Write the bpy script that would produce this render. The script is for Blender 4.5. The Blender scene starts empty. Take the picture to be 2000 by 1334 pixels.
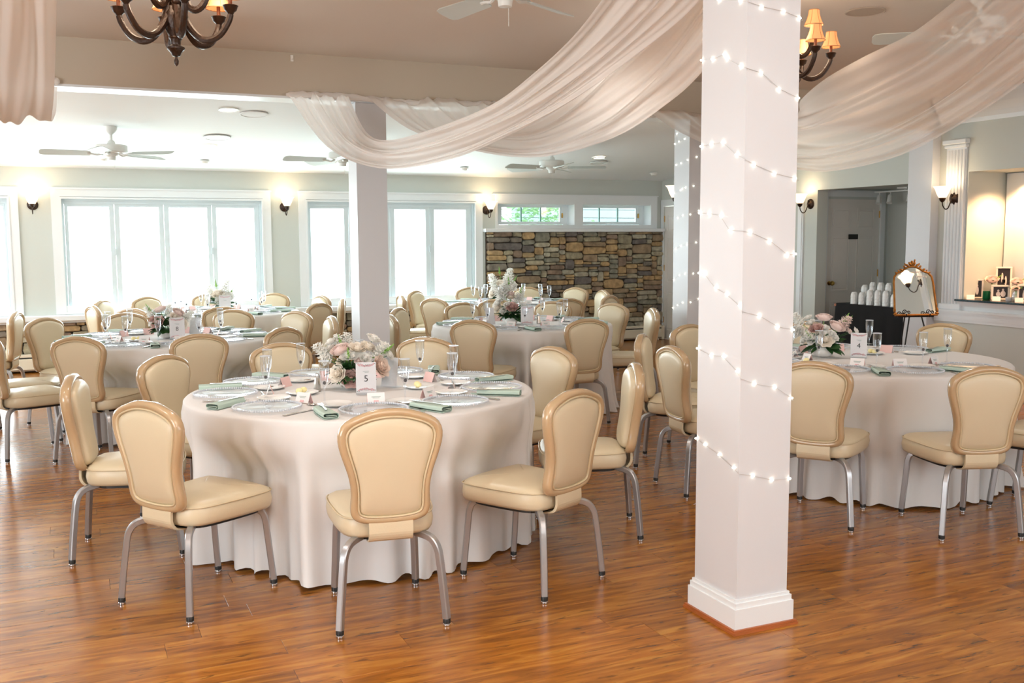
import bpy, math, random
from mathutils import Vector, Matrix
random.seed(7)
rnd = random.Random(11)
scene = bpy.context.scene
col = scene.collection
PI = math.pi

# ------------------------------------------------------------------ camera, world, lights, exposure
def sl(c):                      # sRGB 0-255 triple -> linear
    o = []
    for v in c:
        v /= 255.0
        o.append(v / 12.92 if v <= .04045 else ((v + .055) / 1.055) ** 2.4)
    return o
CAM_H = 1.55
cd = bpy.data.cameras.new('camera')
cam = bpy.data.objects.new('camera', cd)
col.objects.link(cam)
_f, _p, _r, _t = 1930.09, .10303483, -.00509517383, -.420053958
FW = Vector((-math.sin(_t) * math.cos(_p), math.cos(_t) * math.cos(_p), -math.sin(_p)))
_r0 = Vector((math.cos(_t), math.sin(_t), 0))
_u0 = _r0.cross(FW)
RT = _r0 * math.cos(_r) + _u0 * math.sin(_r)
UP = -_r0 * math.sin(_r) + _u0 * math.cos(_r)
cam.matrix_world = Matrix(((RT.x, UP.x, -FW.x, 0), (RT.y, UP.y, -FW.y, 0), (RT.z, UP.z, -FW.z, CAM_H), (0, 0, 0, 1)))
cd.sensor_width = 36.0
cd.lens = _f / 2000 * 36.0
cd.clip_start = .05
scene.camera = cam

W = bpy.data.worlds.new('world')
scene.world = W
W.use_nodes = True
W.node_tree.nodes['Background'].inputs[0].default_value = (.93, .97, 1.0, 1)
W.node_tree.nodes['Background'].inputs[1].default_value = 4.5

def area(name, loc, direction, sx, sy, power, colr=(1, 1, 1), spread=PI):
    d = bpy.data.lights.new(name, 'AREA')
    d.shape = 'RECTANGLE'; d.size = sx; d.size_y = sy; d.energy = power; d.color = colr; d.spread = spread
    o = bpy.data.objects.new(name, d); col.objects.link(o)
    o.location = loc
    o.rotation_euler = Vector(direction).to_track_quat('-Z', 'Y').to_euler()
    return o
DAY = (.90, .96, 1.0)
WARM = (1.0, .80, .58)
# daylight standing just outside the window openings
area('window_daylight', (1.13, 13.42, 1.36), (0, -1, -.12), 2.3, 1.25, 130, DAY)
area('window_daylight', (4.09, 13.42, 1.36), (0, -1, -.12), 2.3, 1.25, 130, DAY)
area('window_daylight', (-1.8, 13.42, 1.36), (0, -1, -.12), 2.3, 1.25, 130, DAY)
area('side_window_daylight', (-4.3, 10.4, 1.4), (1, 0, -.1), 3.6, 1.4, 150, DAY)
# daylight presumed from windows behind the photographer; the left light is added fill
area('rear_window_daylight', (4.4, -2.3, 1.9), (-.12, 1, -.05), 6.0, 2.0, 128, (.91, .965, 1.0))
area('left_fill_light', (-4.2, 1.6, 1.6), (1, .42, -.06), 4.5, 1.8, 235, (.91, .965, 1.0))
# the photographer's flash above the camera, and an added fill to brighten the ceiling
area('camera_flash', (.1, -.25, 2.15), (.40, .91, -.02), .22, .22, 9, (.97, .985, 1))
area('ceiling_fill_light', (.3, .2, 1.9), (.15, .35, 1), .3, .3, 235, (.96, .985, 1), math.radians(120))

def spot(loc, power, colr=(1, .97, .92)):
    d = bpy.data.lights.new('recessed_and_fill_light', 'SPOT'); d.energy = power; d.color = colr; d.spot_size = math.radians(150); d.spot_blend = .9; d.shadow_soft_size = .07
    o = bpy.data.objects.new('recessed_and_fill_light', d); col.objects.link(o); o.location = loc
# the ceilings' recessed lamps, and added fill spots where no fitting is built
for (lx, ly, pw) in ((3.362, 5.443, 16), (5.569, 5.409, 44), (1.15, 5.45, 50), (-.9, 4.3, 44)): spot((lx, ly, 2.96), pw)
for (lx, ly) in ((1.402, 9.465), (1.455, 11.342), (6.258, 11.249), (3.85, 9.4), (3.85, 11.3), (6.25, 9.4), (-1.0, 9.4)): spot((lx, ly, 2.395 + .09 * (13.1 - ly)), 24, (1, .98, .95))

vs = scene.view_settings
vs.view_transform = 'Standard'
vs.look = 'None'
vs.exposure = 0.24
vs.gamma = 1.0
vs.use_curve_mapping = False
cy = scene.cycles
cy.use_denoising = True
cy.max_bounces = 8
cy.diffuse_bounces = 4
cy.glossy_bounces = 4
cy.transmission_bounces = 4
cy.transparent_max_bounces = 24
cy.caustics_reflective = False
cy.caustics_refractive = False
cy.sample_clamp_indirect = 6.0

# ------------------------------------------------------------------ materials
MATS = {}
def mat(name, rgb, rough=.5, metal=0.0, spec=.5, coat=0.0, bump=None, var=None, trans=None, emit=None, sheen=0.0):
    """bump=(scale,strength) noise relief; var=(scale,amount) tint variation in object space"""
    m = bpy.data.materials.new(name); m.use_nodes = True
    nt = m.node_tree; b = nt.nodes['Principled BSDF']
    c = list(sl(rgb)) + [1]
    b.inputs['Base Color'].default_value = c
    b.inputs['Roughness'].default_value = rough
    b.inputs['Metallic'].default_value = metal
    b.inputs['Specular IOR Level'].default_value = spec
    b.inputs['Coat Weight'].default_value = coat
    b.inputs['Sheen Weight'].default_value = sheen
    tc = nt.nodes.new('ShaderNodeTexCoord')
    if var:
        n = nt.nodes.new('ShaderNodeTexNoise'); n.inputs['Scale'].default_value = var[0]; n.inputs['Detail'].default_value = 4
        nt.links.new(tc.outputs['Object'], n.inputs['Vector'])
        mx = nt.nodes.new('ShaderNodeMix'); mx.data_type = 'RGBA'
        mx.inputs[6].default_value = [v * (1 - var[1]) for v in c[:3]] + [1]
        mx.inputs[7].default_value = [min(1, v * (1 + var[1])) for v in c[:3]] + [1]
        nt.links.new(n.outputs['Fac'], mx.inputs[0]); nt.links.new(mx.outputs[2], b.inputs['Base Color'])
    if bump:
        n = nt.nodes.new('ShaderNodeTexNoise'); n.inputs['Scale'].default_value = bump[0]; n.inputs['Detail'].default_value = 5
        nt.links.new(tc.outputs['Object'], n.inputs['Vector'])
        bp = nt.nodes.new('ShaderNodeBump'); bp.inputs['Strength'].default_value = bump[1]; bp.inputs['Distance'].default_value = .01
        nt.links.new(n.outputs['Fac'], bp.inputs['Height']); nt.links.new(bp.outputs['Normal'], b.inputs['Normal'])
    if emit:
        b.inputs['Emission Color'].default_value = list(sl(emit[0])) + [1]
        b.inputs['Emission Strength'].default_value = emit[1]
    if trans:
        tr = nt.nodes.new('ShaderNodeBsdfTranslucent'); tr.inputs[0].default_value = c
        mx = nt.nodes.new('ShaderNodeMixShader'); mx.inputs[0].default_value = trans
        out = nt.nodes['Material Output']
        nt.links.new(b.outputs[0], mx.inputs[1]); nt.links.new(tr.outputs[0], mx.inputs[2]); nt.links.new(mx.outputs[0], out.inputs[0])
    MATS[name] = m
    return m

def glassmat(name, tint, edge, clear, rough=.03):
    """thin clear glass: see-through face on, brighter reflective edges"""
    m = bpy.data.materials.new(name); m.use_nodes = True
    nt = m.node_tree; nt.nodes.remove(nt.nodes['Principled BSDF'])
    out = nt.nodes['Material Output']
    lw = nt.nodes.new('ShaderNodeLayerWeight'); lw.inputs['Blend'].default_value = .35
    mp = nt.nodes.new('ShaderNodeMapRange'); mp.inputs[3].default_value = 1 - clear; mp.inputs[4].default_value = edge
    tr = nt.nodes.new('ShaderNodeBsdfTransparent'); tr.inputs[0].default_value = list(sl(tint)) + [1]
    gl = nt.nodes.new('ShaderNodeBsdfGlossy'); gl.inputs['Roughness'].default_value = rough
    gl.inputs['Color'].default_value = (.95, .97, 1, 1)
    mx = nt.nodes.new('ShaderNodeMixShader')
    nt.links.new(lw.outputs['Facing'], mp.inputs[0]); nt.links.new(mp.outputs[0], mx.inputs[0])
    nt.links.new(tr.outputs[0], mx.inputs[1]); nt.links.new(gl.outputs[0], mx.inputs[2]); nt.links.new(mx.outputs[0], out.inputs[0])
    MATS[name] = m
    return m

def emitmat(name, rgb, s):
    m = bpy.data.materials.new(name); m.use_nodes = True
    nt = m.node_tree; nt.nodes.remove(nt.nodes['Principled BSDF'])
    e = nt.nodes.new('ShaderNodeEmission'); e.inputs[0].default_value = list(sl(rgb)) + [1]; e.inputs[1].default_value = s
    nt.links.new(e.outputs[0], nt.nodes['Material Output'].inputs[0])
    return m

def sheermat(name, rgb, opacity):
    m = bpy.data.materials.new(name); m.use_nodes = True
    nt = m.node_tree; nt.nodes.remove(nt.nodes['Principled BSDF'])
    c = list(sl(rgb)) + [1]
    out = nt.nodes['Material Output']
    df = nt.nodes.new('ShaderNodeBsdfDiffuse'); df.inputs[0].default_value = c
    tl = nt.nodes.new('ShaderNodeBsdfTranslucent'); tl.inputs[0].default_value = c
    m1 = nt.nodes.new('ShaderNodeMixShader'); m1.inputs[0].default_value = .45
    nt.links.new(df.outputs[0], m1.inputs[1]); nt.links.new(tl.outputs[0], m1.inputs[2])
    tr = nt.nodes.new('ShaderNodeBsdfTransparent')
    lw = nt.nodes.new('ShaderNodeLayerWeight'); lw.inputs['Blend'].default_value = .4
    mp = nt.nodes.new('ShaderNodeMapRange'); mp.inputs[3].default_value = opacity; mp.inputs[4].default_value = min(1, opacity + .3)
    nt.links.new(lw.outputs['Facing'], mp.inputs[0])
    m2 = nt.nodes.new('ShaderNodeMixShader')
    nt.links.new(mp.outputs[0], m2.inputs[0]); nt.links.new(tr.outputs[0], m2.inputs[1]); nt.links.new(m1.outputs[0], m2.inputs[2])
    nt.links.new(m2.outputs[0], out.inputs[0])
    return m

def floormat():
    m = bpy.data.materials.new('oak_plank'); m.use_nodes = True
    nt = m.node_tree; b = nt.nodes['Principled BSDF']; N = nt.nodes.new; Lk = nt.links.new
    geo = N('ShaderNodeNewGeometry'); oi = N('ShaderNodeObjectInfo')
    mul = N('ShaderNodeVectorMath'); mul.operation = 'MULTIPLY'; mul.inputs[1].default_value = (1.0, 8.0, 1)
    Lk(geo.outputs['Position'], mul.inputs[0])
    off = N('ShaderNodeMath'); off.operation = 'MULTIPLY'; off.inputs[1].default_value = 57.0
    Lk(oi.outputs['Random'], off.inputs[0])
    add = N('ShaderNodeVectorMath'); add.operation = 'ADD'
    Lk(mul.outputs[0], add.inputs[0]); Lk(off.outputs[0], add.inputs[1])
    mul2 = N('ShaderNodeVectorMath'); mul2.operation = 'MULTIPLY'; mul2.inputs[1].default_value = (1.0, 5.0, 1)
    Lk(geo.outputs['Position'], mul2.inputs[0])
    add2 = N('ShaderNodeVectorMath'); add2.operation = 'ADD'
    Lk(mul2.outputs[0], add2.inputs[0]); Lk(off.outputs[0], add2.inputs[1])
    n1 = N('ShaderNodeTexNoise'); n1.inputs['Scale'].default_value = 2.2; n1.inputs['Detail'].default_value = 6; n1.inputs['Distortion'].default_value = 1.2
    n2 = N('ShaderNodeTexNoise'); n2.inputs['Scale'].default_value = 8.5; n2.inputs['Detail'].default_value = 5; n2.inputs['Distortion'].default_value = .6
    n3 = N('ShaderNodeTexNoise'); n3.inputs['Scale'].default_value = 9.0; n3.inputs['Detail'].default_value = 6
    for n in (n1, n2, n3): Lk((add if n is not n2 else add2).outputs[0], n.inputs['Vector'])
    r1 = N('ShaderNodeValToRGB')
    e = r1.color_ramp.elements
    e[0].position = .28; e[0].color = list(sl((128, 74, 22))) + [1]
    e[1].position = .74; e[1].color = list(sl((210, 144, 56))) + [1]
    x = e.new(.5); x.color = list(sl((174, 106, 33))) + [1]
    Lk(n1.outputs['Fac'], r1.inputs[0])
    r2 = N('ShaderNodeValToRGB'); e = r2.color_ramp.elements
    e[0].position = .60; e[0].color = (0, 0, 0, 1); e[1].position = .70; e[1].color = (1, 1, 1, 1)
    Lk(n2.outputs['Fac'], r2.inputs[0])
    mx = N('ShaderNodeMix'); mx.data_type = 'RGBA'; mx.inputs[7].default_value = list(sl((56, 34, 16))) + [1]
    fm = N('ShaderNodeMath'); fm.operation = 'MULTIPLY'; fm.inputs[1].default_value = .62
    Lk(r2.outputs[0], fm.inputs[0]); Lk(fm.outputs[0], mx.inputs[0]); Lk(r1.outputs[0], mx.inputs[6])
    # fine grain and a tint of its own for every plank
    mr = N('ShaderNodeMapRange'); mr.inputs[3].default_value = .62; mr.inputs[4].default_value = .83
    Lk(n3.outputs['Fac'], mr.inputs[0])
    mr2 = N('ShaderNodeMapRange'); mr2.inputs[3].default_value = .84; mr2.inputs[4].default_value = 1.10
    Lk(oi.outputs['Random'], mr2.inputs[0])
    mm = N('ShaderNodeMath'); mm.operation = 'MULTIPLY'; Lk(mr.outputs[0], mm.inputs[0]); Lk(mr2.outputs[0], mm.inputs[1])
    vm = N('ShaderNodeVectorMath'); vm.operation = 'SCALE'
    Lk(mx.outputs[2], vm.inputs[0]); Lk(mm.outputs[0], vm.inputs['Scale'])
    Lk(vm.outputs[0], b.inputs['Base Color'])
    b.inputs['Roughness'].default_value = .24
    b.inputs['Specular IOR Level'].default_value = .55
    bp = N('ShaderNodeBump'); bp.inputs['Strength'].default_value = .05; bp.inputs['Distance'].default_value = .004
    Lk(n3.outputs['Fac'], bp.inputs['Height']); Lk(bp.outputs['Normal'], b.inputs['Normal'])
    MATS['oak_plank'] = m
    return m

def stonemat():
    m = bpy.data.materials.new('field_stone'); m.use_nodes = True
    nt = m.node_tree; b = nt.nodes['Principled BSDF']; N = nt.nodes.new; Lk = nt.links.new
    oi = N('ShaderNodeObjectInfo'); geo = N('ShaderNodeNewGeometry')
    r = N('ShaderNodeValToRGB'); e = r.color_ramp.elements; r.color_ramp.interpolation = 'CONSTANT'
    cols = [(160, 150, 124), (176, 150, 112), (128, 120, 108), (180, 150, 108), (146, 135, 114), (170, 161, 136), (114, 107, 102), (156, 135, 108), (176, 169, 148), (146, 125, 106), (188, 158, 114), (140, 137, 121)]
    e[0].color = list(sl(cols[0])) + [1]; e[1].position = 1 / 12; e[1].color = list(sl(cols[1])) + [1]
    for i in range(2, 12):
        k = e.new(i / 12); k.color = list(sl(cols[i])) + [1]
    Lk(oi.outputs['Random'], r.inputs[0])
    n = N('ShaderNodeTexNoise'); n.inputs['Scale'].default_value = 14; n.inputs['Detail'].default_value = 8
    Lk(geo.outputs['Position'], n.inputs['Vector'])
    mr = N('ShaderNodeMapRange'); mr.inputs[1].default_value = .25; mr.inputs[2].default_value = .75; mr.inputs[3].default_value = .55; mr.inputs[4].default_value = 1.3
    Lk(n.outputs['Fac'], mr.inputs[0])
    v = N('ShaderNodeVectorMath'); v.operation = 'SCALE'; Lk(r.outputs[0], v.inputs[0]); Lk(mr.outputs[0], v.inputs['Scale'])
    Lk(v.outputs[0], b.inputs['Base Color'])
    b.inputs['Roughness'].default_value = .85
    bp = N('ShaderNodeBump'); bp.inputs['Strength'].default_value = .6; bp.inputs['Distance'].default_value = .02
    Lk(n.outputs['Fac'], bp.inputs['Height']); Lk(bp.outputs['Normal'], b.inputs['Normal'])
    return m

M_WALL = mat('sage_grey_paint', (204, 209, 203), .7, bump=(60, .03))
M_TAN = mat('taupe_ceiling_paint', (226, 214, 202), .8, bump=(60, .03))
M_BEAM = mat('taupe_beam_paint', (196, 184, 166), .75, bump=(60, .03))
M_WCEIL = mat('white_ceiling_paint', (246, 248, 248), .8, bump=(60, .03))
M_TRIM = mat('white_gloss_trim', (232, 236, 238), .35)
M_PILLAR = mat('white_pillar_paint', (212, 213, 216), .42, bump=(90, .02))
M_FLOOR = floormat()
M_STONE = stonemat()
M_MORTAR = mat('dark_mortar', (74, 64, 54), .95)
M_SASH = mat('cool_white_joinery', (208, 219, 223), .4)
M_GLASS = glassmat('window_glass', (250, 255, 255), .5, .95)
M_CLEAR = glassmat('clear_glassware', (252, 253, 254), .55, .97)
M_PLATEG = glassmat('clear_plate_glass', (253, 254, 255), .36, .96)
M_BEAD = mat('beaded_glass', (236, 240, 246), .08, spec=.8, trans=.3)
M_ACRYL = glassmat('clear_acrylic', (253, 254, 255), .30, .985)
M_VINYL = mat('cream_vinyl', (210, 195, 165), .36, spec=.5, bump=(220, .05), var=(6, .03))
M_VSEAM = mat('vinyl_welt', (206, 188, 154), .3)
M_RIM = mat('tan_moulded_rim', (184, 156, 120), .22, coat=.5, var=(9, .08))
M_STEEL = mat('brushed_aluminium', (176, 176, 178), .32, metal=.75, bump=(150, .03))
M_CHROME = mat('chrome', (215, 215, 218), .12, metal=1.0)
M_SILVER = mat('flatware_silver', (205, 200, 194), .18, metal=1.0)
M_BLACK = mat('black_plastic', (22, 21, 20), .45)
M_CLOTH = mat('white_linen', (240, 239, 238), .8, bump=(400, .05), trans=.12)
M_SAGE = mat('sage_napkin_cotton', (180, 200, 188), .85, bump=(300, .1))
M_PAPER = mat('white_card', (243, 239, 238), .7)
M_PINKP = mat('blush_card', (240, 202, 198), .7)
M_PRINT = mat('floral_print_rose', (234, 190, 192), .7)
M_PRINTG = mat('floral_print_sage', (150, 168, 160), .7)
M_INK = mat('black_ink', (30, 28, 28), .6)
M_CHINA = mat('white_china', (242, 242, 240), .2)
M_BUTTER = mat('butter', (250, 238, 178), .5)
M_BERRY = mat('dark_berry', (34, 22, 28), .35)
M_BRONZE = mat('antique_bronze', (50, 32, 21), .34, metal=.35, bump=(90, .25), var=(30, .5))
M_BROWNW = mat('brown_candle_sleeve', (128, 70, 32), .5)
M_FANW = mat('white_fan_enamel', (226, 228, 224), .4)
M_FANB = mat('fan_blade_white', (202, 208, 204), .5)
M_IRON = mat('black_iron', (20, 18, 17), .5, metal=.4)
M_GOLD = mat('aged_gold', (150, 100, 38), .38, metal=.6, bump=(120, .4), var=(40, .4))
M_MIRROR = mat('mirror_silver', (240, 242, 242), .02, metal=1.0)
M_BLKCL = mat('black_cloth', (14, 14, 17), .9)
M_SHADE = mat('parchment_shade', (240, 196, 150), .8, emit=((255, 178, 112), .55), trans=.4)
M_SHTRIM = mat('shade_braid', (196, 150, 104), .8)
M_BULB = emitmat('lamp_bulb', (255, 226, 180), 6)
M_FAIRY = emitmat('fairy_bulb', (255, 246, 222), 12)
M_FROST = mat('frosted_glass_shade', (255, 240, 214), .5, emit=((255, 232, 196), 1.5), trans=.3)
M_CANL = emitmat('recessed_lamp', (255, 238, 212), 5)
M_WIRE = mat('fairy_wire', (205, 203, 200), .4, metal=.6)
M_DRAPE = sheermat('white_sheer_chiffon', (255, 250, 246), .80)
M_DRAPE2 = sheermat('white_sheer_chiffon_thin', (255, 248, 242), .42)
M_LEAF = mat('dark_green_leaf', (46, 84, 42), .45, var=(30, .3))
M_LEAF2 = mat('eucalyptus_leaf', (88, 116, 92), .5, var=(30, .3))
M_STEMG = mat('fresh_green_bud', (128, 176, 72), .5)
M_ROSEW = mat('white_petal', (254, 252, 247), .6, trans=.25)
M_ROSEC = mat('cream_petal', (254, 246, 234), .6, trans=.25)
M_ROSEP = mat('blush_petal', (252, 235, 229), .6, trans=.25)
M_ROSEA = mat('peach_petal', (248, 229, 216), .6, trans=.25)
M_ROSEM = mat('mauve_petal', (216, 180, 172), .6, trans=.2)
M_BOWL = mat('white_ceramic', (236, 234, 230), .35)
M_TILE = mat('dark_glass_tile', (38, 66, 78), .15)
M_DKTOP = mat('black_stone_top', (18, 18, 20), .2)
M_DOORW = mat('white_door_paint', (232, 228, 222), .4)
M_BRASS = mat('polished_brass', (190, 150, 80), .2, metal=1.0)
M_OAKTRIM = mat('oak_shoe_moulding', (158, 88, 44), .4, var=(12, .2))
M_GREYSP = mat('grey_speaker_mesh', (186, 170, 154), .8)
M_PHOTO = mat('photo_print_dark', (40, 34, 36), .3)
M_PHOTOL = mat('photo_print_pale', (196, 190, 190), .3)
M_FRAME = mat('pale_silver_frame', (222, 216, 206), .35)
M_GREENG = mat('green_votive_glass', (40, 130, 80), .15, trans=.5)
M_PLASTIC = mat('white_plastic', (240, 238, 232), .4)
M_HEAT = mat('cream_heater_enamel', (224, 214, 192), .45)
M_GREYGL = mat('dark_window_bar', (128, 168, 162), .4)
M_SPRIG = mat('outdoor_leaf', (150, 184, 142), .7, trans=.3)
M_SIDING = mat('pale_siding', (150, 164, 168), .8)
M_BARK = mat('bark', (140, 130, 112), .9)

# ------------------------------------------------------------------ mesh helpers
class MB:
    def __init__(s): s.v = []; s.f = []
    def add(s, vs, fs):
        n = len(s.v); s.v += [tuple(p) for p in vs]; s.f += [tuple(i + n for i in f) for f in fs]; return s
    def box(s, c, d, rot=0.0, M=None):
        hx, hy, hz = d[0] / 2, d[1] / 2, d[2] / 2
        P = [Vector((x, y, z)) for x in (-hx, hx) for y in (-hy, hy) for z in (-hz, hz)]
        R = M or Matrix.Rotation(rot, 3, 'Z')
        P = [R @ p + Vector(c) for p in P]
        return s.add(P, [(0, 1, 3, 2), (4, 6, 7, 5), (0, 4, 5, 1), (2, 3, 7, 6), (0, 2, 6, 4), (1, 5, 7, 3)])
    def b2(s, a, b):
        return s.box([(a[i] + b[i]) / 2 for i in range(3)], [abs(b[i] - a[i]) for i in range(3)])
    def cbox(s, c, d, ch, rot=0.0, M=None):          # box with chamfered front edges all round (two stacked rings)
        hx, hy, hz = d[0] / 2, d[1] / 2, d[2] / 2
        R = M or Matrix.Rotation(rot, 3, 'Z')
        rings = [(hx - ch, hy - ch, -hz), (hx, hy, -hz + ch), (hx, hy, hz - ch), (hx - ch, hy - ch, hz)]
        vs = []
        for (x, y, z) in rings:
            vs += [(-x, -y, z), (x, -y, z), (x, y, z), (-x, y, z)]
        vs = [R @ Vector(p) + Vector(c) for p in vs]
        fs = [(3, 2, 1, 0), (12, 13, 14, 15)]
        for k in range(3):
            for i in range(4):
                j = (i + 1) % 4; fs.append((k * 4 + i, k * 4 + j, k * 4 + 4 + j, k * 4 + 4 + i))
        return s.add(vs, fs)
    def lathe(s, prof, n=20, c=(0, 0, 0), M=None, cap=True):
        vs = []; fs = []
        for (r, z) in prof:
            for i in range(n):
                a = 2 * PI * i / n; vs.append(Vector((r * math.cos(a), r * math.sin(a), z)))
        for k in range(len(prof) - 1):
            for i in range(n):
                j = (i + 1) % n; fs.append((k * n + i, k * n + j, (k + 1) * n + j, (k + 1) * n + i))
        if cap:
            if prof[0][0] > 1e-4: fs.append(tuple(reversed(range(n))))
            if prof[-1][0] > 1e-4: fs.append(tuple((len(prof) - 1) * n + i for i in range(n)))
        if M: vs = [M @ v for v in vs]
        return s.add([v + Vector(c) for v in vs], fs)
    def ball(s, c, r, n=10, m=6, sc=(1, 1, 1)):
        return s.lathe([(max(1e-5, r * math.sin(PI * k / m)) * 1, -r * math.cos(PI * k / m)) for k in range(m + 1)], n, c,
                       Matrix.Diagonal(sc).to_3x3() if sc != (1, 1, 1) else None, cap=False)
    def tube(s, path, rad, n=8, closed=False, caps=True, square=False, up=None):
        P = [Vector(p) for p in path]; L = len(P)
        rr = rad if isinstance(rad, (list, tuple)) else [rad] * L
        vs = []; fs = []; prev = Vector(up) if up else None
        for i in range(L):
            if closed: t = P[(i + 1) % L] - P[i - 1]
            else: t = P[min(i + 1, L - 1)] - P[max(i - 1, 0)]
            t.normalize()
            if prev is None:
                prev = Vector((0, 0, 1)) if abs(t.z) < .9 else Vector((1, 0, 0))
            a = prev - t * prev.dot(t)
            if a.length < 1e-5: a = Vector((1, 0, 0)) - t * t.x
            a.normalize(); b = t.cross(a); prev = a
            if square:
                q = .72; k = rr[i]
                sec = [(k, k * q), (k * q, k), (-k * q, k), (-k, k * q), (-k, -k * q), (-k * q, -k), (k * q, -k), (k, -k * q)]
                vs += [P[i] + a * x + b * y for x, y in sec]
            else:
                vs += [P[i] + (a * math.cos(2 * PI * j / n) + b * math.sin(2 * PI * j / n)) * rr[i] for j in range(n)]
        m = 8 if square else n
        for i in range(L if closed else L - 1):
            k = (i + 1) % L
            for j in range(m):
                q = (j + 1) % m; fs.append((i * m + j, i * m + q, k * m + q, k * m + j))
        if caps and not closed:
            fs.append(tuple(reversed(range(m)))); fs.append(tuple((L - 1) * m + j for j in range(m)))
        return s.add(vs, fs)
    def prism(s, pts, z0, z1, M=None, c=(0, 0, 0)):
        n = len(pts); vs = [Vector((x, y, z0)) for x, y in pts] + [Vector((x, y, z1)) for x, y in pts]
        if M: vs = [M @ v for v in vs]
        fs = [tuple(reversed(range(n))), tuple(range(n, 2 * n))] + [(i, (i + 1) % n, n + (i + 1) % n, n + i) for i in range(n)]
        return s.add([v + Vector(c) for v in vs], fs)
    def rings(s, R, close0=False, close1=False):
        n = len(R[0]); vs = [p for r in R for p in r]; fs = []
        for k in range(len(R) - 1):
            for i in range(n):
                j = (i + 1) % n; fs.append((k * n + i, k * n + j, (k + 1) * n + j, (k + 1) * n + i))
        if close0: fs.append(tuple(reversed(range(n))))
        if close1: fs.append(tuple((len(R) - 1) * n + i for i in range(n)))
        return s.add(vs, fs)
    def grid(s, G, wrap=False):
        r = len(G); c = len(G[0]); fs = []
        for i in range(r - 1):
            for j in range(c if wrap else c - 1):
                k = (j + 1) % c; fs.append((i * c + j, i * c + k, (i + 1) * c + k, (i + 1) * c + j))
        return s.add([p for row in G for p in row], fs)
    def mesh(s, name, m, smooth=False):
        me = bpy.data.meshes.new(name); me.from_pydata([tuple(p) for p in s.v], [], s.f); me.materials.append(m)
        if smooth:
            me.polygons.foreach_set('use_smooth', [True] * len(me.polygons))
            if smooth != 'all':
                try: me.set_sharp_from_angle(angle=math.radians(40))
                except Exception: pass
        me.update(); return me

def link(name, me, parent=None, loc=None, rotz=None, rot=None, scale=None):
    o = bpy.data.objects.new(name, me); col.objects.link(o)
    if parent: o.parent = parent
    if loc is not None: o.location = loc
    if rotz is not None: o.rotation_euler = (0, 0, rotz)
    if rot is not None: o.rotation_euler = rot
    if scale is not None: o.scale = scale if isinstance(scale, (tuple, list)) else (scale,) * 3
    return o
def part(name, mb, m, parent, smooth=False, **k): return link(name, mb.mesh(name, m, smooth), parent, **k)
def tag(o, label=None, cat=None, group=None, kind=None):
    if label: o['label'] = label
    if cat: o['category'] = cat
    if group: o['group'] = group
    if kind: o['kind'] = kind
    return o
def thing(name, label, cat, loc=(0, 0, 0), rotz=0.0, group=None):
    o = bpy.data.objects.new(name, None); col.objects.link(o); o.empty_display_size = .1
    o.location = loc; o.rotation_euler = (0, 0, rotz)
    return tag(o, label, cat, group)
def struct(name, mb, m, smooth=False, **k): return tag(part(name, mb, m, None, smooth, **k), kind='structure')
def copy_tree(src, loc, rotz, label, group=None, parent=None, name=None):
    c = src.copy(); col.objects.link(c)
    if parent: c.parent = parent
    else:
        c.location = loc; c.rotation_euler = (0, 0, rotz); c['label'] = label
        if group: c['group'] = group
    for ch in list(src.children): copy_tree(ch, None, None, None, None, c)
    return c
def cr(P, n):                    # Catmull-Rom through points, n samples per span
    P = [Vector(p) for p in P]; out = []
    for i in range(len(P) - 1):
        a = P[max(i - 1, 0)]; b = P[i]; c = P[i + 1]; d = P[min(i + 2, len(P) - 1)]
        for k in range(n):
            t = k / n
            out.append(.5 * ((2 * b) + (c - a) * t + (2 * a - 5 * b + 4 * c - d) * t * t + (3 * b - a - 3 * c + d) * t ** 3))
    out.append(P[-1]); return out
def crc(P, n):                   # closed version
    P = [Vector(p) for p in P]; L = len(P); out = []
    for i in range(L):
        a, b, c, d = P[i - 1], P[i], P[(i + 1) % L], P[(i + 2) % L]
        for k in range(n):
            t = k / n
            out.append(.5 * ((2 * b) + (c - a) * t + (2 * a - 5 * b + 4 * c - d) * t * t + (3 * b - a - 3 * c + d) * t ** 3))
    return out

# ------------------------------------------------------------------ the room shell
XR, YW, YB, ZC, ZB = 8.394, 13.10, 7.80, 2.985, 2.64
SLOPE = .09
def zsun(y): return 2.417 + SLOPE * (YW - y)

# floor: a sub-floor with every plank that can be told apart laid on it, plain flooring beyond
fl = struct('floor', MB().b2((-4.6, -2.6, -.12), (9.9, 13.4, -.012)), M_FLOOR)
part('far_flooring', MB().b2((-4.6, 7.31, -.012), (9.9, 13.4, 0)), M_FLOOR, fl)
part('near_flooring', MB().b2((-4.6, -2.6, -.012), (9.9, 2.0, 0)), M_FLOOR, fl)
PW, PL = .1475, 1.22
plank_me = {}
def plank_mesh(l):
    k = round(l, 3)
    if k not in plank_me:
        plank_me[k] = MB().cbox((l / 2, PW / 2, -.006), (l - .0012, PW - .0012, .012), .0006).mesh('plank', M_FLOOR)
    return plank_me[k]
nrow = 36
for r in range(nrow):
    y = 2.0 + r * PW
    x0 = -.35; x1 = min(8.3, .45 + 1.32 * y)
    x = x0 - rnd.uniform(0, 1.1)
    part_l = []
    while x < x1:
        l = PL * 1.02 if rnd.random() < .8 else PL * rnd.choice((.55, .75))
        part_l.append((x, l)); x += l
    for (px, l) in part_l:
        link('plank', plank_mesh(l), fl, (px, y, 0))
    xs = part_l[0][0]; xe = x
    for a, b in ((-4.6, xs), (xe, 9.9)):
        part('side_flooring', MB().b2((a, y, -.012), (b, y + PW, 0)), M_FLOOR, fl)
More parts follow.
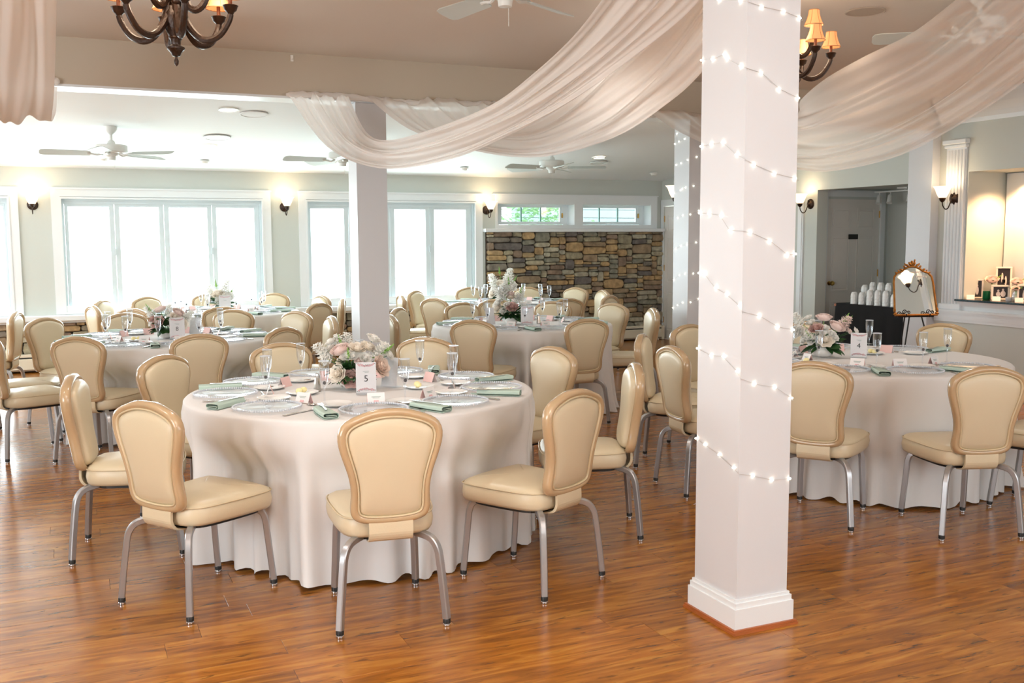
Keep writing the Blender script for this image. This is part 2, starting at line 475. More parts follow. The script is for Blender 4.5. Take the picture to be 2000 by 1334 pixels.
# join the little side strips into one filler each side
def join_children(root, name):
    ch = [o for o in root.children if o.name.split('.')[0] == name]
    V = []; F = []
    for o in ch:
        n = len(V); V += [tuple(v.co) for v in o.data.vertices]; F += [tuple(i + n for i in p.vertices) for p in o.data.polygons]
    for o in ch: bpy.data.objects.remove(o)
    m = MB(); m.add(V, F)
    return m
part('side_flooring', join_children(fl, 'side_flooring'), M_FLOOR, fl)

struct('ceiling', MB().b2((-4.6, -2.6, ZC), (8.6, YB + .25, ZC + .1)), M_TAN)
sc = MB(); a, b = zsun(YB + .25), zsun(YW + .15)
sc.add([(-4.6, YB + .25, a), (8.6, YB + .25, a), (8.6, YW + .3, b), (-4.6, YW + .3, b), (-4.6, YB + .25, 3.1), (8.6, YB + .25, 3.1), (8.6, YW + .3, 3.1), (-4.6, YW + .3, 3.1)],
       [(0, 1, 2, 3), (4, 7, 6, 5), (0, 4, 5, 1), (1, 5, 6, 2), (2, 6, 7, 3), (3, 7, 4, 0)])
struct('ceiling', sc, M_WCEIL)
bm_ = struct('beam', MB().b2((-4.6, YB, ZB + .018), (XR, YB + .25, ZC + .02)), M_BEAM)
part('soffit_board', MB().b2((-4.6, YB - .004, ZB), (XR, YB + .256, ZB + .018)), M_TRIM, bm_)

struct('wall_left', MB().b2((-4.75, -2.6, 0), (-4.6, 13.4, 3.1)), M_WALL)
struct('wall_front', MB().b2((-4.75, -2.75, 0), (8.6, -2.6, 3.1)), M_WALL)

# wall with the windows
wb = MB()
T0, T1 = YW, YW + .30
xs = [(-4.6, -3.0), (-.62, -.06), (2.32, 2.89), (5.29, 5.62), (6.875, 7.0), (8.20, 8.55)]
for (a, b) in xs: wb.b2((a, T0, 0), (b, T1, 2.6))
for (a, b) in ((-3.0, -.62), (-.06, 2.32), (2.89, 5.29)):
    wb.b2((a, T0, 0), (b, T1, .67)); wb.b2((a, T0, 2.07), (b, T1, 2.6))
for (a, b) in ((5.62, 6.875), (7.0, 8.20)):
    wb.b2((a, T0, 0), (b, T1, 1.745)); wb.b2((a, T0, 2.065), (b, T1, 2.6))
wall_back = struct('wall_back', wb, M_WALL)

# wall on the right, with alcove opening, niche and far door
wr = MB(); X0, X1 = XR, XR + .16
for (y0, y1, z0, z1) in ((7.385, 8.08, 0, 3.1), (8.08, 9.61, 2.13, 3.1), (9.61, 12.18, 0, 3.1), (12.18, 13.03, 2.05, 3.1), (13.03, 13.4, 0, 3.1),
                         (5.45, 7.385, 0, .895), (5.45, 7.385, 2.21, 3.1), (-2.6, 5.45, 0, 3.1)):
    wr.b2((X0, y0, z0), (X1, y1, z1))
wall_right = struct('wall_right', wr, M_WALL)
# alcove behind it
al = MB()
al.b2((9.66, 7.5, 0), (9.8, 9.9, 2.4)); al.b2((X1, 7.5, 0), (9.66, 7.6, 2.4)); al.b2((X1, 9.74, 0), (8.66, 9.9, 2.4)); al.b2((9.535, 9.74, 0), (9.66, 9.9, 2.4)); al.b2((8.655, 9.74, 2.03), (9.535, 9.9, 2.4))
struct('wall_alcove', al, M_WALL)
struct('ceiling_alcove', MB().b2((X1, 7.6, 2.16), (9.66, 9.74, 2.4)), M_WALL)
# niche box
nb = MB()
nb.b2((X1, 7.385, .85), (9.05, 7.46, 2.3)); nb.b2((X1, 5.37, .85), (9.05, 5.45, 2.3)); nb.b2((X1, 5.45, 2.21), (9.05, 7.385, 2.3)); nb.b2((8.95, 5.45, .85), (9.05, 7.385, 2.21)); nb.b2((X1, 5.45, .85), (8.95, 7.385, .895))
struct('wall_niche', nb, M_WALL)
# white cased door panel at the back of the niche
nd = struct('door_3', MB().b2((8.935, 5.75, .9), (8.95, 7.10, 2.12)), M_DOORW)
part('casing', MB().b2((8.915, 7.06, .897), (8.95, 7.36, 2.20)).b2((8.90, 7.10, .897), (8.95, 7.20, 2.18)).b2((8.915, 5.5, 2.10), (8.95, 7.06, 2.20)), M_TRIM, nd)
for (y0, y1, z0, z1) in ((6.55, 6.96, 1.62, 2.02), (6.55, 6.96, .95, 1.52), (5.95, 6.40, 1.62, 2.02), (5.95, 6.40, .95, 1.52)):
    part('raised_panel', MB().cbox((8.93, (y0 + y1) / 2, (z0 + z1) / 2), (.03, y1 - y0, z1 - z0), .012), M_DOORW, nd)

# ---- windows of the far wall
def frame_ring(mb, x0, x1, z0, z1, w, y0, y1, wb_=None):
    wb_ = w if wb_ is None else wb_
    mb.b2((x0, y0, z0), (x0 + w, y1, z1)); mb.b2((x1 - w, y0, z0), (x1, y1, z1))
    mb.b2((x0 + w, y0, z1 - w), (x1 - w, y1, z1)); mb.b2((x0 + w, y0, z0), (x1 - w, y1, z0 + wb_))
    return mb
def big_window(n, x0, x1, panes):
    w = struct('window_%d' % n, frame_ring(MB(), x0, x1, .67, 2.07, .035, YW + .03, YW + .17), M_SASH)
    cs = MB()
    frame_ring(cs, x0 - .105, x1 + .105, .675, 2.187, .10, YW - .022, YW)
    cs.b2((x0 - .115, YW - .034, 2.175), (x1 + .115, YW, 2.195))
    frame_ring(cs, x0 - .012, x1 + .012, .675, 2.082, .022, YW - .03, YW)
    part('casing', cs, M_TRIM, w)
    ed = [x0 + .035] + [(panes[i][1] + panes[i + 1][0]) / 2 for i in range(3)] + [x1 - .035]
    part('head_stop', MB().b2((x0 + .035, YW + .04, 2.0), (x1 - .035, YW + .12, 2.036)), M_SASH, w)
    for i, (a, b) in enumerate(panes):
        m = MB(); e0, e1 = ed[i] + .003, ed[i + 1] - .003
        m.b2((e0, YW + .05, .705), (a, YW + .10, 2.0)); m.b2((b, YW + .05, .705), (e1, YW + .10, 2.0))
        m.b2((a, YW + .05, 1.968), (b, YW + .10, 2.0)); m.b2((a, YW + .05, .705), (b, YW + .10, .765))
        s = part('sash', m, M_SASH, w)
        part('pane', MB().b2((a, YW + .072, .765), (b, YW + .078, 1.968)), M_GLASS, s)
        if i in (0, 2): part('sash_lock', MB().cbox((e1 - .004, YW + .04, 1.42), (.022, .02, .09), .005), M_SASH, s)
P1 = [(.017, .479), (.595, 1.052), (1.173, 1.634), (1.747, 2.22)]
big_window(2, -.06, 2.32, P1)
big_window(1, -3.0, -.62, [(a - 2.90, b - 2.90) for a, b in P1])
big_window(3, 2.89, 5.29, [(2.955, 3.405), (3.53, 3.985), (4.112, 4.563), (4.69, 5.165)])
def small_window(n, x0, x1, g0, g1):
    w = struct('window_%d' % n, frame_ring(MB(), g0 - .05, g1 + .05, 1.765, 2.062, .03, YW + .20, YW + .26), M_TRIM)
    m = frame_ring(MB(), g0 - .018, g1 + .018, 1.79, 2.035, .018, YW + .215, YW + .245)
    s = part('sash', m, M_TRIM, w)
    k = (g1 - g0) / 3
    for i in range(3):
        part('pane', MB().b2((g0 + i * k + .006, YW + .228, 1.808), (g0 + (i + 1) * k - .006, YW + .232, 2.017)), M_GLASS, s)
        if i: part('glazing_bar', MB().b2((g0 + i * k - .009, YW + .218, 1.805), (g0 + i * k + .009, YW + .242, 2.02)), M_GREYGL, s)
    part('jamb_liner', MB().b2((x1 - .012, YW, 1.745), (x1, YW + .20, 2.065)).b2((x0, YW, 2.053), (x1, YW + .2, 2.065)).b2((x0, YW, 1.745), (x1, YW + .2, 1.757)).b2((g1 + .05, YW + .2, 1.745), (x1, YW + .21, 2.065)).b2((x0, YW + .2, 1.745), (g0 - .05, YW + .21, 2.065)), M_TRIM, w)
    part('crank_handle', MB().tube([((g0 + g1) / 2 - .06, YW + .17, 1.772), ((g0 + g1) / 2, YW + .16, 1.785), ((g0 + g1) / 2 + .07, YW + .17, 1.776)], .008, 6), M_TRIM, w)
    part('sash_latch', MB().cbox((g1 + .03, YW + .195, 1.90), (.02, .02, .07), .004), M_BRASS, w)
small_window(4, 5.62, 6.875, 5.79, 6.74)
small_window(5, 7.0, 8.20, 7.10, 8.06)
cs = MB()
cs.b2((5.60, YW - .02, 2.065), (8.30, YW, 2.192)); cs.b2((5.60, YW - .02, 1.755), (5.63, YW, 2.065)); cs.b2((6.865, YW - .02, 1.755), (7.01, YW, 2.065)); cs.b2((8.19, YW - .02, 1.755), (8.30, YW, 2.065))
cs.b2((5.60, YW - .02, 1.70), (8.30, YW, 1.755)); cs.b2((5.55, YW - .03, 2.185), (8.32, YW, 2.2))
struct('trim_1', cs, M_TRIM)
struct('trim_2', MB().cbox(((5.40 + 8.38) / 2, YW - .055, 1.678), (2.98, .13, .05), .008), M_TRIM)      # ledge over the stone
struct('trim_3', MB().cbox((.4, YW - .075, .637), (10.0, .17, .07), .01).b2((-4.6, YW - .06, .575), (5.40, YW - .03, .602)), M_TRIM)   # long sill under the windows

# ---- field-stone facing: every stone an object of its own
def stone_mesh(w, h, d, r):
    n = 12; pts = []; ex = r.uniform(4, 9)
    sk = [r.uniform(-.10, .10) for _ in range(4)]; bow = r.uniform(-.06, .06)
    for i in range(n):
        a = 2 * PI * (i + .5) / n
        cx, sx = math.cos(a), math.sin(a)
        q = (abs(cx) ** ex + abs(sx) ** ex) ** (-1 / ex)
        x, z = cx * q, sx * q
        z2 = z * (1 + sk[0] * x * (z > 0) + sk[1] * x * (z < 0) - .06 * abs(sk[0])) + bow * (1 - x * x) * .5
        x2 = x * (1 + sk[2] * z * (x > 0) * .4 + sk[3] * z * (x < 0) * .4)
        pts.append((x2 * w / 2 * r.uniform(.955, 1.0), z2 * h / 2 * r.uniform(.93, 1.02)))
    e = min(.008, h * .16)
    R = [[Vector((x, 0, z)) for x, z in pts], [Vector((x, -d * .72, z)) for x, z in pts],
         [Vector((x * (1 - 2 * e / w), -d * r.uniform(.92, 1.10), z * (1 - 2 * e / h))) for x, z in pts]]
    m = MB(); m.rings(R, close1=True); return m
def stone_facing(root, x0, x1, z0, z1, seed, lim):
    r = random.Random(seed); cw, chh = .05, .0375
    nx, nz = int(round((x1 - x0) / cw)), int(round((z1 - z0) / chh))
    occ = [[False] * nx for _ in range(nz)]
    cw, chh = (x1 - x0) / nx, (z1 - z0) / nz
    cnt = 0
    for j in range(nz):
        for i in range(nx):
            if occ[j][i]: continue
            t = r.random()
            if t < .16: w, h = r.randint(5, 8), r.randint(3, 4)
            elif t < .50: w, h = r.randint(4, 7), 2
            elif t < .80: w, h = r.randint(3, 6), r.choice((1, 2, 2))
            else: w, h = r.randint(2, 3), r.randint(1, 3)
            k = 0
            while k < w and i + k < nx and not occ[j][i + k]: k += 1
            w = k
            if i + w < nx and not occ[j][i + w] and (i + w + 1 >= nx or occ[j][i + w + 1]): w += 1
            h = min(h, nz - j)
            for hh in range(1, h):
                if any(occ[j + hh][i + q] for q in range(w)): h = hh; break
            for hh in range(h):
                for q in range(w): occ[j + hh][i + q] = True
            d = r.uniform(.045, .075)
            sw, sh = w * cw - .003, h * chh - .002
            part('stone', stone_mesh(sw + r.uniform(0, .004), sh + r.uniform(0, .004), d, r), M_STONE, root, 'all' if False else False,
                 loc=(x0 + (i + w / 2) * cw, YW - .012, z0 + (j + h / 2) * chh), rot=(r.uniform(-.05, .05), r.uniform(-.045, .045) * min(1, .2 / max(sw, .05)), 0))
            cnt += 1
    return cnt
ws = struct('wall_stone', MB().b2((5.44, YW - .014, 0), (XR, YW, 1.655)), M_MORTAR)
n1 = stone_facing(ws, 5.45, 8.385, .02, 1.655, 5, 300)
wb_ = struct('wall_base', MB().b2((-2.2, YW - .014, 0), (5.44, YW, .60)), M_MORTAR)
n2 = stone_facing(wb_, -1.15, 5.43, .02, .575, 9, 300)
print('stones', n1, n2)

def heater(x0, x1, label):
    t = thing('baseboard_heater', label, 'heater', ((x0 + x1) / 2, YW - .15, 0))
    L = x1 - x0
    part('housing', MB().cbox((0, .035, .12), (L, .05, .20), .006).b2((-L / 2, -.03, .19), (L / 2, .05, .215)), M_HEAT, t)
    part('front_panel', MB().cbox((0, -.025, .105), (L - .02, .02, .13), .005), M_HEAT, t)
    part('louvre', MB().box((0, -.012, .178), (L - .04, .02, .008)), M_BLACK, t)
    for s in (-1, 1): part('end_cap', MB().cbox((s * (L / 2 - .02), .0, .11), (.045, .09, .21), .006), M_HEAT, t)
    for s in (-1, 1): part('foot', MB().box((s * (L / 2 - .1), 0, .01), (.03, .06, .02)), M_HEAT, t)
heater(7.2, 8.34, 'cream baseboard heater under the field-stone wall beside the white door')
heater(-1.9, -.1, 'cream baseboard heater on the low stone band beneath the leftmost window')

# ---- columns
def column(name, x0, x1, y0, y1, z1, base=True):
    c = struct(name, MB().cbox(((x0 + x1) / 2, (y0 + y1) / 2, z1 / 2), (x1 - x0, y1 - y0, z1), .006), M_PILLAR)
    if base:
        def ring(mb, o, za, zb):
            mb.b2((x0 - o, y0 - o, za), (x1 + o, y0, zb)); mb.b2((x0 - o, y1, za), (x1 + o, y1 + o, zb))
            mb.b2((x0 - o, y0, za), (x0, y1, zb)); mb.b2((x1, y0, za), (x1 + o, y1, zb)); return mb
        part('baseboard', ring(ring(ring(MB(), .020, .012, .098), .014, .098, .120), .008, .120, .132), M_TRIM, c)
        k = .034
        sm = MB()
        for (za, zb, o) in ((0, .010, k), (.010, .018, k - .004)): ring(sm, o, za, zb)
        part('shoe_moulding', sm, M_OAKTRIM, c)
    return c
col_near = column('column', 2.34, 2.587, 3.083, 3.368, ZC)
col_left = column('column', 2.132, 2.383, YB, YB + .25, ZB)
col_mid = column('column', 5.293, 5.545, YB, YB + .25, ZB)
struct('column', MB().cbox((XR - .055, YB + .115, ZB / 2), (.11, .32, ZB), .006), M_PILLAR)

# ---- fluted pilasters on the right wall, chair rail, crown
def pilaster(y0, y1):
    p = struct('trim_%d' % pilaster.n, MB().b2((XR - .018, y0, .80), (XR, y1, 2.50)), M_TRIM); pilaster.n += 1
    n = 6; w = (y1 - y0) / n
    for i in range(n):
        part('flute', MB().tube([(XR - .02, y0 + (i + .5) * w, .86), (XR - .02, y0 + (i + .5) * w, 2.44)], w * .36, 8), M_TRIM, p)
    part('plinth', MB().cbox((XR - .02, (y0 + y1) / 2, .83), (.05, y1 - y0 + .02, .06), .006), M_TRIM, p)
    part('capital', MB().cbox((XR - .03, (y0 + y1) / 2, 2.52), (.07, y1 - y0 + .04, .05), .008).cbox((XR - .02, (y0 + y1) / 2, 2.475), (.05, y1 - y0 + .02, .03), .006), M_TRIM, p)
pilaster.n = 4
pilaster(7.405, 7.655); pilaster(5.16, 5.42)
cr_ = MB()
for (a, b, z0, z1, o) in ((-2.6, 7.74, .672, .70, .022), (-2.6, 7.74, .70, .755, .034), (-2.6, 7.74, .755, .775, .046), (-2.6, 7.74, .775, .80, .060)):
    cr_.b2((XR - o, a, z0), (XR, b, z1))
struct('trim_6', cr_, M_TRIM)
cw = MB()
pr = [(0, 2.70), (-.02, 2.70), (-.025, 2.74), (-.05, 2.79), (-.10, 2.86), (-.12, 2.90), (-.14, 2.94), (-.15, 2.984), (0, 2.984)]
cw.rings([[Vector((XR + x, y, z)) for x, z in pr] for y in (-2.6, YB - .05)], True, True)
struct('trim_7', cw, M_TRIM)
struct('trim_8', MB().b2((XR - .02, 9.84, 0), (XR, 9.94, 2.10)).b2((XR - .028, 9.86, 0), (XR, 9.90, 2.10)), M_TRIM)
struct('baseboard_right', MB().b2((XR - .02, -2.6, 0), (XR, 7.74, .14)).b2((XR - .02, 9.61, 0), (XR, 9.84, .14)).b2((XR - .02, 9.94, 0), (XR, 12.1, .14)), M_TRIM)
# niche shelf with glass mosaic edge
sh = struct('trim_9', MB().b2((XR - .075, 5.40, .895), (8.95, 7.435, .915)), M_DKTOP)
tm = MB()
yy = 5.42
while yy < 7.40:
    tm.cbox((XR - .078, yy + .02, .904), (.008, .036, .018), .002); yy += .04
part('mosaic_edge', tm, M_TILE, sh)['kind'] = 'stuff'
part('cove_moulding', MB().rings([[Vector((XR + x, y, z)) for x, z in ((0, .80), (-.012, .80), (-.02, .84), (-.05, .88), (-.058, .895), (0, .895))] for y in (5.42, 7.425)], True, True), M_TRIM, sh)

# ---- panelled doors
def six_panel(name, W, H, M_, knob_side, sign=False):
    d = struct(name, MB().cbox((0, 0, H / 2), (W, .04, H), .003), M_DOORW)
    cx = W * .235
    for (zc, h) in ((H * .875, H * .13), (H * .60, H * .34), (H * .215, H * .30)):
        for s in (-1, 1):
            p = frame_ring(MB(), s * cx - W * .165, s * cx + W * .165, zc - h / 2, zc + h / 2, .012, -.028, -.018)
            p.cbox((s * cx, -.021, zc), (W * .26, .012, h - .06), .005)
            part('raised_panel', p, M_DOORW, d)
    kn = part('door_knob', MB().lathe([(.028, 0), (.028, .006), (.012, .01), (.011, .035), (.026, .045), (.031, .06), (.024, .075), (.0001, .08)], 14, (knob_side * (W / 2 - .065), -.02, .98), Matrix.Rotation(PI / 2, 3, 'X')), M_BRASS, d, True)
    for z in (.25, 1.05, 1.80): part('hinge', MB().tube([(-knob_side * (W / 2 - .002), -.024, z), (-knob_side * (W / 2 - .002), -.024, z + .09)], .007, 6), M_BRASS, d)
    if sign:
        s = part('sign_plate', MB().cbox((-.005, -.034, H * .765), (.15, .008, .062), .003), M_BLACK, d)
    return d
d1 = six_panel('door_1', .86, 2.04, M_DOORW, -1, True)
d1.location = (9.095, 9.765, 0)
d2 = six_panel('door_2', .84, 2.03, M_DOORW, 1)
d2.location = (XR + .03, 12.605, 0.005); d2.rotation_euler = (0, 0, -PI / 2)
struct('trim_10', MB().b2((8.575, 9.715, 0), (8.66, 9.742, 2.14)).b2((9.53, 9.715, 0), (9.60, 9.742, 2.14)).b2((8.66, 9.715, 2.06), (9.53, 9.742, 2.14)), M_TRIM)
struct('trim_11', MB().b2((XR - .02, 12.08, 0), (XR, 12.18, 2.14)).b2((XR - .02, 13.03, 0), (XR, 13.09, 2.14)).b2((XR - .02, 12.18, 2.05), (XR, 13.03, 2.14)), M_TRIM)

# ------------------------------------------------------------------ banquet chairs (faces +y, origin on the floor between the rear feet)
def back_outline(k=4):
    P = [(0, .900), (.05, .8985), (.095, .888), (.128, .8765), (.160, .864), (.192, .840), (.207, .80), (.203, .755), (.187, .70), (.169, .645), (.159, .595), (.157, .55), (.160, .510), (.157, .478), (.141, .451), (.108, .436), (.06, .430), (0, .428)]
    full = P + [(-x, z) for x, z in reversed(P[1:-1])]
    return crc([(x, 0, z) for x, z in full], 2)
def lean(z): return .052 * (.9 - z) / .47 - .012 * math.sin(PI * max(0, min(1, (z - .43) / .47)))
OUT = back_outline()
NO = []
for i in range(len(OUT)):
    t = OUT[(i + 1) % len(OUT)] - OUT[i - 1]; n = Vector((t.z, 0, -t.x)); n.normalize()
    c = Vector((0, 0, .66)) - OUT[i]
    if n.dot(c) < 0: n = -n
    NO.append(n)
def bring(inset, y, scale=1.0):
    R = []
    for p, n in zip(OUT, NO):
        q = p + n * inset
        q = Vector((q.x * scale, 0, .66 + (q.z - .66) * scale))
        R.append(q)
    for _ in range(int(inset / .006)):                  # keep inset corners from folding over
        R = [(R[i - 1] + R[i] * 2 + R[(i + 1) % len(R)]) * .25 for i in range(len(R))]
    for q in R: q.y = y + lean(q.z)
    return R
def make_chair():
    t = thing('banquet_chair', '', 'chair')
    m = MB(); m.rings([bring(.027, -.019), bring(.017, -.027), bring(.005, -.021), bring(0, -.004), bring(.002, .014), bring(.012, .025), bring(.024, .022), bring(.028, .010)])
    part('back_frame', m, M_RIM, t, 'all')
    m = MB(); m.rings([bring(.026, -.012), bring(.0275, -.022), bring(.031, -.0255), bring(.0345, -.022), bring(.036, -.010)])
    part('piping', m, M_VSEAM, t, 'all')
    m = MB(); m.rings([bring(.034, -.008), bring(.034, -.015, .985), bring(.034, -.019, .96), bring(.034, -.024, .82), bring(.034, -.027, .55), bring(.034, -.028, .25)], close1=True)
    part('back_panel', m, M_VINYL, t, 'all')
    m = MB(); m.rings([bring(.025, .012), bring(.028, .030), bring(.030, .041, .975), bring(.030, .047, .93), bring(.030, .053, .78), bring(.030, .057, .5), bring(.030, .058, .22)], close1=True)
    part('back_cushion', m, M_VINYL, t, 'all')
    # seat
    S = [(0, .058), (.09, .062), (.150, .080), (.184, .13), (.200, .22), (.211, .34), (.213, .43), (.203, .478), (.172, .500), (.09, .510), (0, .513)]
    S = S + [(-x, y) for x, y in reversed(S[1:-1])]
    so = crc([(x, y, 0) for x, y in S], 2)
    def sring(ins, z, sc=1.0):
        R = []
        for i, p in enumerate(so):
            tt = so[(i + 1) % len(so)] - so[i - 1]; n = Vector((-tt.y, tt.x, 0)); n.normalize()
            if n.dot(Vector((0, .28, 0)) - p) < 0: n = -n
            q = p + n * ins
            R.append(Vector((q.x * sc, .28 + (q.y - .28) * sc, z)))
        return R
    m = MB(); m.rings([sring(.03, .368), sring(.008, .372), sring(.0, .385), sring(-.004, .41), sring(.002, .445), sring(.010, .458), sring(.04, .472), sring(.04, .482, .6), sring(.04, .485, .25)], True, True)
    seat = part('seat', m, M_VINYL, t, 'all')
    m = MB(); m.tube([p + Vector((0, 0, .449)) for p in [Vector((q.x * 1.004, .28 + (q.y - .28) * 1.004, 0)) for q in so]], .0032, 6, closed=True)
    part('piping', m, M_VSEAM, seat, 'all')
    part('seat_pan', MB().prism([(p.x * .8, .28 + (p.y - .28) * .8) for p in so], .352, .37), M_BLACK, t)
    # strap joining back and seat
    m = MB(); G = []
    for p in cr([(0, .040, .45), (0, .038, .42), (0, .040, .39), (0, .062, .362), (0, .12, .350)], 3):
        G.append([Vector((-.088, p.y, p.z)), Vector((-.088, p.y - .012, p.z - .004)), Vector((.088, p.y - .012, p.z - .004)), Vector((.088, p.y, p.z))])
    m.rings(G, True, True)
    part('back_strap', m, M_VINYL, t)
    rear = cr([(.075, .16, .362), (.13, .095, .362), (.166, .052, .350), (.186, .03, .315), (.194, .021, .26), (.205, .009, .14), (.214, 0, .03)], 4)
    front = cr([(.07, .385, .362), (.125, .435, .362), (.156, .462, .350), (.168, .474, .315), (.171, .480, .26), (.176, .492, .14), (.18, .504, .03)], 4)
    for path in (rear, front):
        for s in (1, -1):
            P = [Vector((p.x * s, p.y, p.z)) for p in path]
            lg = part('leg', MB().tube(P, .0138, square=True, up=(0, 1, 0)), M_STEEL, t, True)
            e = P[-1]
            g = MB().lathe([(.0135, .010), (.0158, .012), (.0162, .024), (.0145, .030)], 10, (e.x, e.y, 0))
            part('foot', g, M_BLACK, lg, True)
            part('glide', MB().lathe([(.012, 0), (.0158, .002), (.0158, .008), (.013, .011)], 10, (e.x, e.y, 0)), M_CHROME, lg, True)
    return t
CH0 = make_chair()
ch_used = [False]
def put_chair(x, y, yaw, label, group):
    if not ch_used[0]:
        ch_used[0] = True; o = CH0; o.location = (x, y, 0); o.rotation_euler = (0, 0, yaw); o['label'] = label; o['group'] = group; return o
    return copy_tree(CH0, (x, y, 0), yaw, label, group)

# tables: key -> centre, radius, words for it
TAB = {'5': (1.38, 5.03, .90, 'front table numbered 5'),
       '4': (4.70, 4.90, .88, 'right table numbered 4'),
       '8': (.70, 8.47, .86, 'left table numbered 8'),
       '6': (3.85, 8.38, .84, 'middle table before the stones'),
       '9': (1.52, 11.37, .86, 'back table by the windows'),
       '10': (5.00, 11.20, .86, 'back table at the stones')}
# rear-feet positions of every chair in view: x, y, seat word, turn away from facing the centre (degrees)
CHAIRS = {
 '5': [(1.114, 3.658, 'nearest', 3), (1.984, 3.777, 'near right', 0), (2.708, 4.46, 'right', 0), (2.681, 5.374, 'far right', 0), (2.169, 6.273, 'far centre-right', 0), (1.214, 6.353, 'far centre-left', 0), (.468, 5.97, 'far left', 0), (-.013, 5.29, 'left', 0), (.262, 4.262, 'near left', 0)],
 '4': [(3.585, 4.098, 'near left', 0), (4.225, 3.543, 'nearest', 0), (5.13, 3.56, 'near right', 0), (6.05, 5.488, 'far right', 0), (5.267, 6.12, 'far centre', 0), (4.30, 6.317, 'far left', 0), (3.337, 5.075, 'left', 0), (3.587, 5.837, 'rear left', 0)],
 '8': [(.03, 7.42, 'near left', 0), (.813, 7.238, 'nearest', 0), (-.55, 7.88, 'left', 0), (1.454, 7.489, 'near right', 0), (1.413, 9.674, 'far right', 0), (.442, 9.68, 'far centre', 0), (-.22, 9.39, 'far left', 0), (-.61, 8.55, 'rear left', 0), (1.913, 9.176, 'rear right', 0), (2.052, 8.407, 'right', 0)],
 '6': [(2.995, 7.485, 'near left', 0), (3.864, 7.142, 'near right', 0), (5.03, 7.98, 'right', 0), (5.06, 8.78, 'rear right', 0), (4.643, 9.331, 'far right', 0), (3.721, 9.61, 'far centre', 0), (2.888, 9.158, 'far left', 0), (2.546, 8.343, 'left', 0)],
 '9': [(2.376, 10.28, 'near right', 0), (2.811, 10.972, 'right', 0), (2.742, 11.719, 'rear right', 0), (1.373, 10.141, 'nearest', 0), (.813, 12.43, 'far left', 0), (.325, 12.017, 'rear left', 0), (.20, 10.99, 'left', 0), (.54, 10.30, 'near left', 0), (1.568, 12.76, 'far centre', 0), (2.326, 12.474, 'far right', 0)],
 '10': [(5.007, 12.64, 'far centre', 0), (5.746, 12.336, 'far right', 0), (6.256, 11.872, 'rear right', 0), (6.232, 11.081, 'right', 0), (5.73, 10.03, 'near right', 0), (5.03, 9.74, 'nearest', 0), (4.253, 9.956, 'near left', 0), (3.731, 10.493, 'left', 0), (4.076, 12.188, 'far left', 0), (3.616, 11.355, 'rear left', 0)],
}
# chairs of the table that stands outside the frame on the left
for (x, y, yaw, lb) in ((-.62, 9.30, 100, 'cream banquet chair at the left edge facing the photographer, its seat showing'),
                        (-.47, 10.35, 78, 'cream banquet chair turned side on by the left windows, its back edge lit white'),
                        ):
    put_chair(x, y, math.radians(yaw), lb, 'chairs of the table outside the picture')

def tablecloth(cx, cy, R, chairs, seed, label):
    r = random.Random(seed); n = 288; zt = .764
    NF = r.randint(31, 35)
    ph = [r.uniform(0, 2 * PI) for _ in range(6)]
    def fold(a):
        w = a + .08 * math.sin(3 * a + ph[0]) + .05 * math.sin(7 * a + ph[1])
        q_ = math.cos(NF * w + ph[2]); v = .62 * (q_ * (1.25 - .25 * q_ * q_)) + .28 * math.cos((NF * .5 // 1) * w + ph[3]) + .22 * math.cos((NF + 7) * w + ph[4])
        return v
    lim = []
    for c in chairs:
        dx, dy = c[0] - cx, c[1] - cy; D = math.hypot(dx, dy)
        lim.append((math.atan2(dy, dx), D - .535))
    rows = []
    prof = [(0, zt), (.3, zt), (.6, zt), (.85, zt), (.965, zt), (.988, zt - .003), (.998, zt - .012), (1.0, zt - .03)]
    for f, z in prof:
        rows.append([Vector((cx + R * f * math.cos(2 * PI * i / n), cy + R * f * math.sin(2 * PI * i / n), z)) for i in range(n)] if f > 0 else [Vector((cx, cy, zt))] * n)
    for z in (.70, .64, .57, .50, .42, .34, .26, .18, .11, .055, .014):
        t = (zt - z) / zt; row = []
        for i in range(n):
            a = 2 * PI * i / n
            A = .003 + .046 * t ** .95
            rad = R + .004 + .055 * t * t + A * fold(a) + .012 * t * math.sin(5 * a + ph[5])
            if t > .9: rad += .018 * (t - .9) / .1 * (fold(a) > .2)
            for (la, lr) in lim:
                da = abs((a - la + PI) % (2 * PI) - PI)
                if da < .42:
                    k = 1 if da < .27 else .5 + .5 * math.cos(PI * (da - .27) / .15)
                    kz = max(0, min(1, (.66 - z) / .16)); k *= kz * kz * (3 - 2 * kz)
                    tgt = lr - .028 + .034 * fold(a) * t ** .8
                    if rad > tgt: rad = rad + (tgt - rad) * k
            zz = z + (.012 * fold(a + .1) if z < .03 else 0)
            row.append(Vector((cx + rad * math.cos(a), cy + rad * math.sin(a), max(.004, zz))))
        rows.append(row)
    m = MB(); m.grid(rows, wrap=True)
    o = link('tablecloth', m.mesh('tablecloth', M_CLOTH, 'all'))
    return tag(o, label, 'tablecloth', 'white round tablecloths')

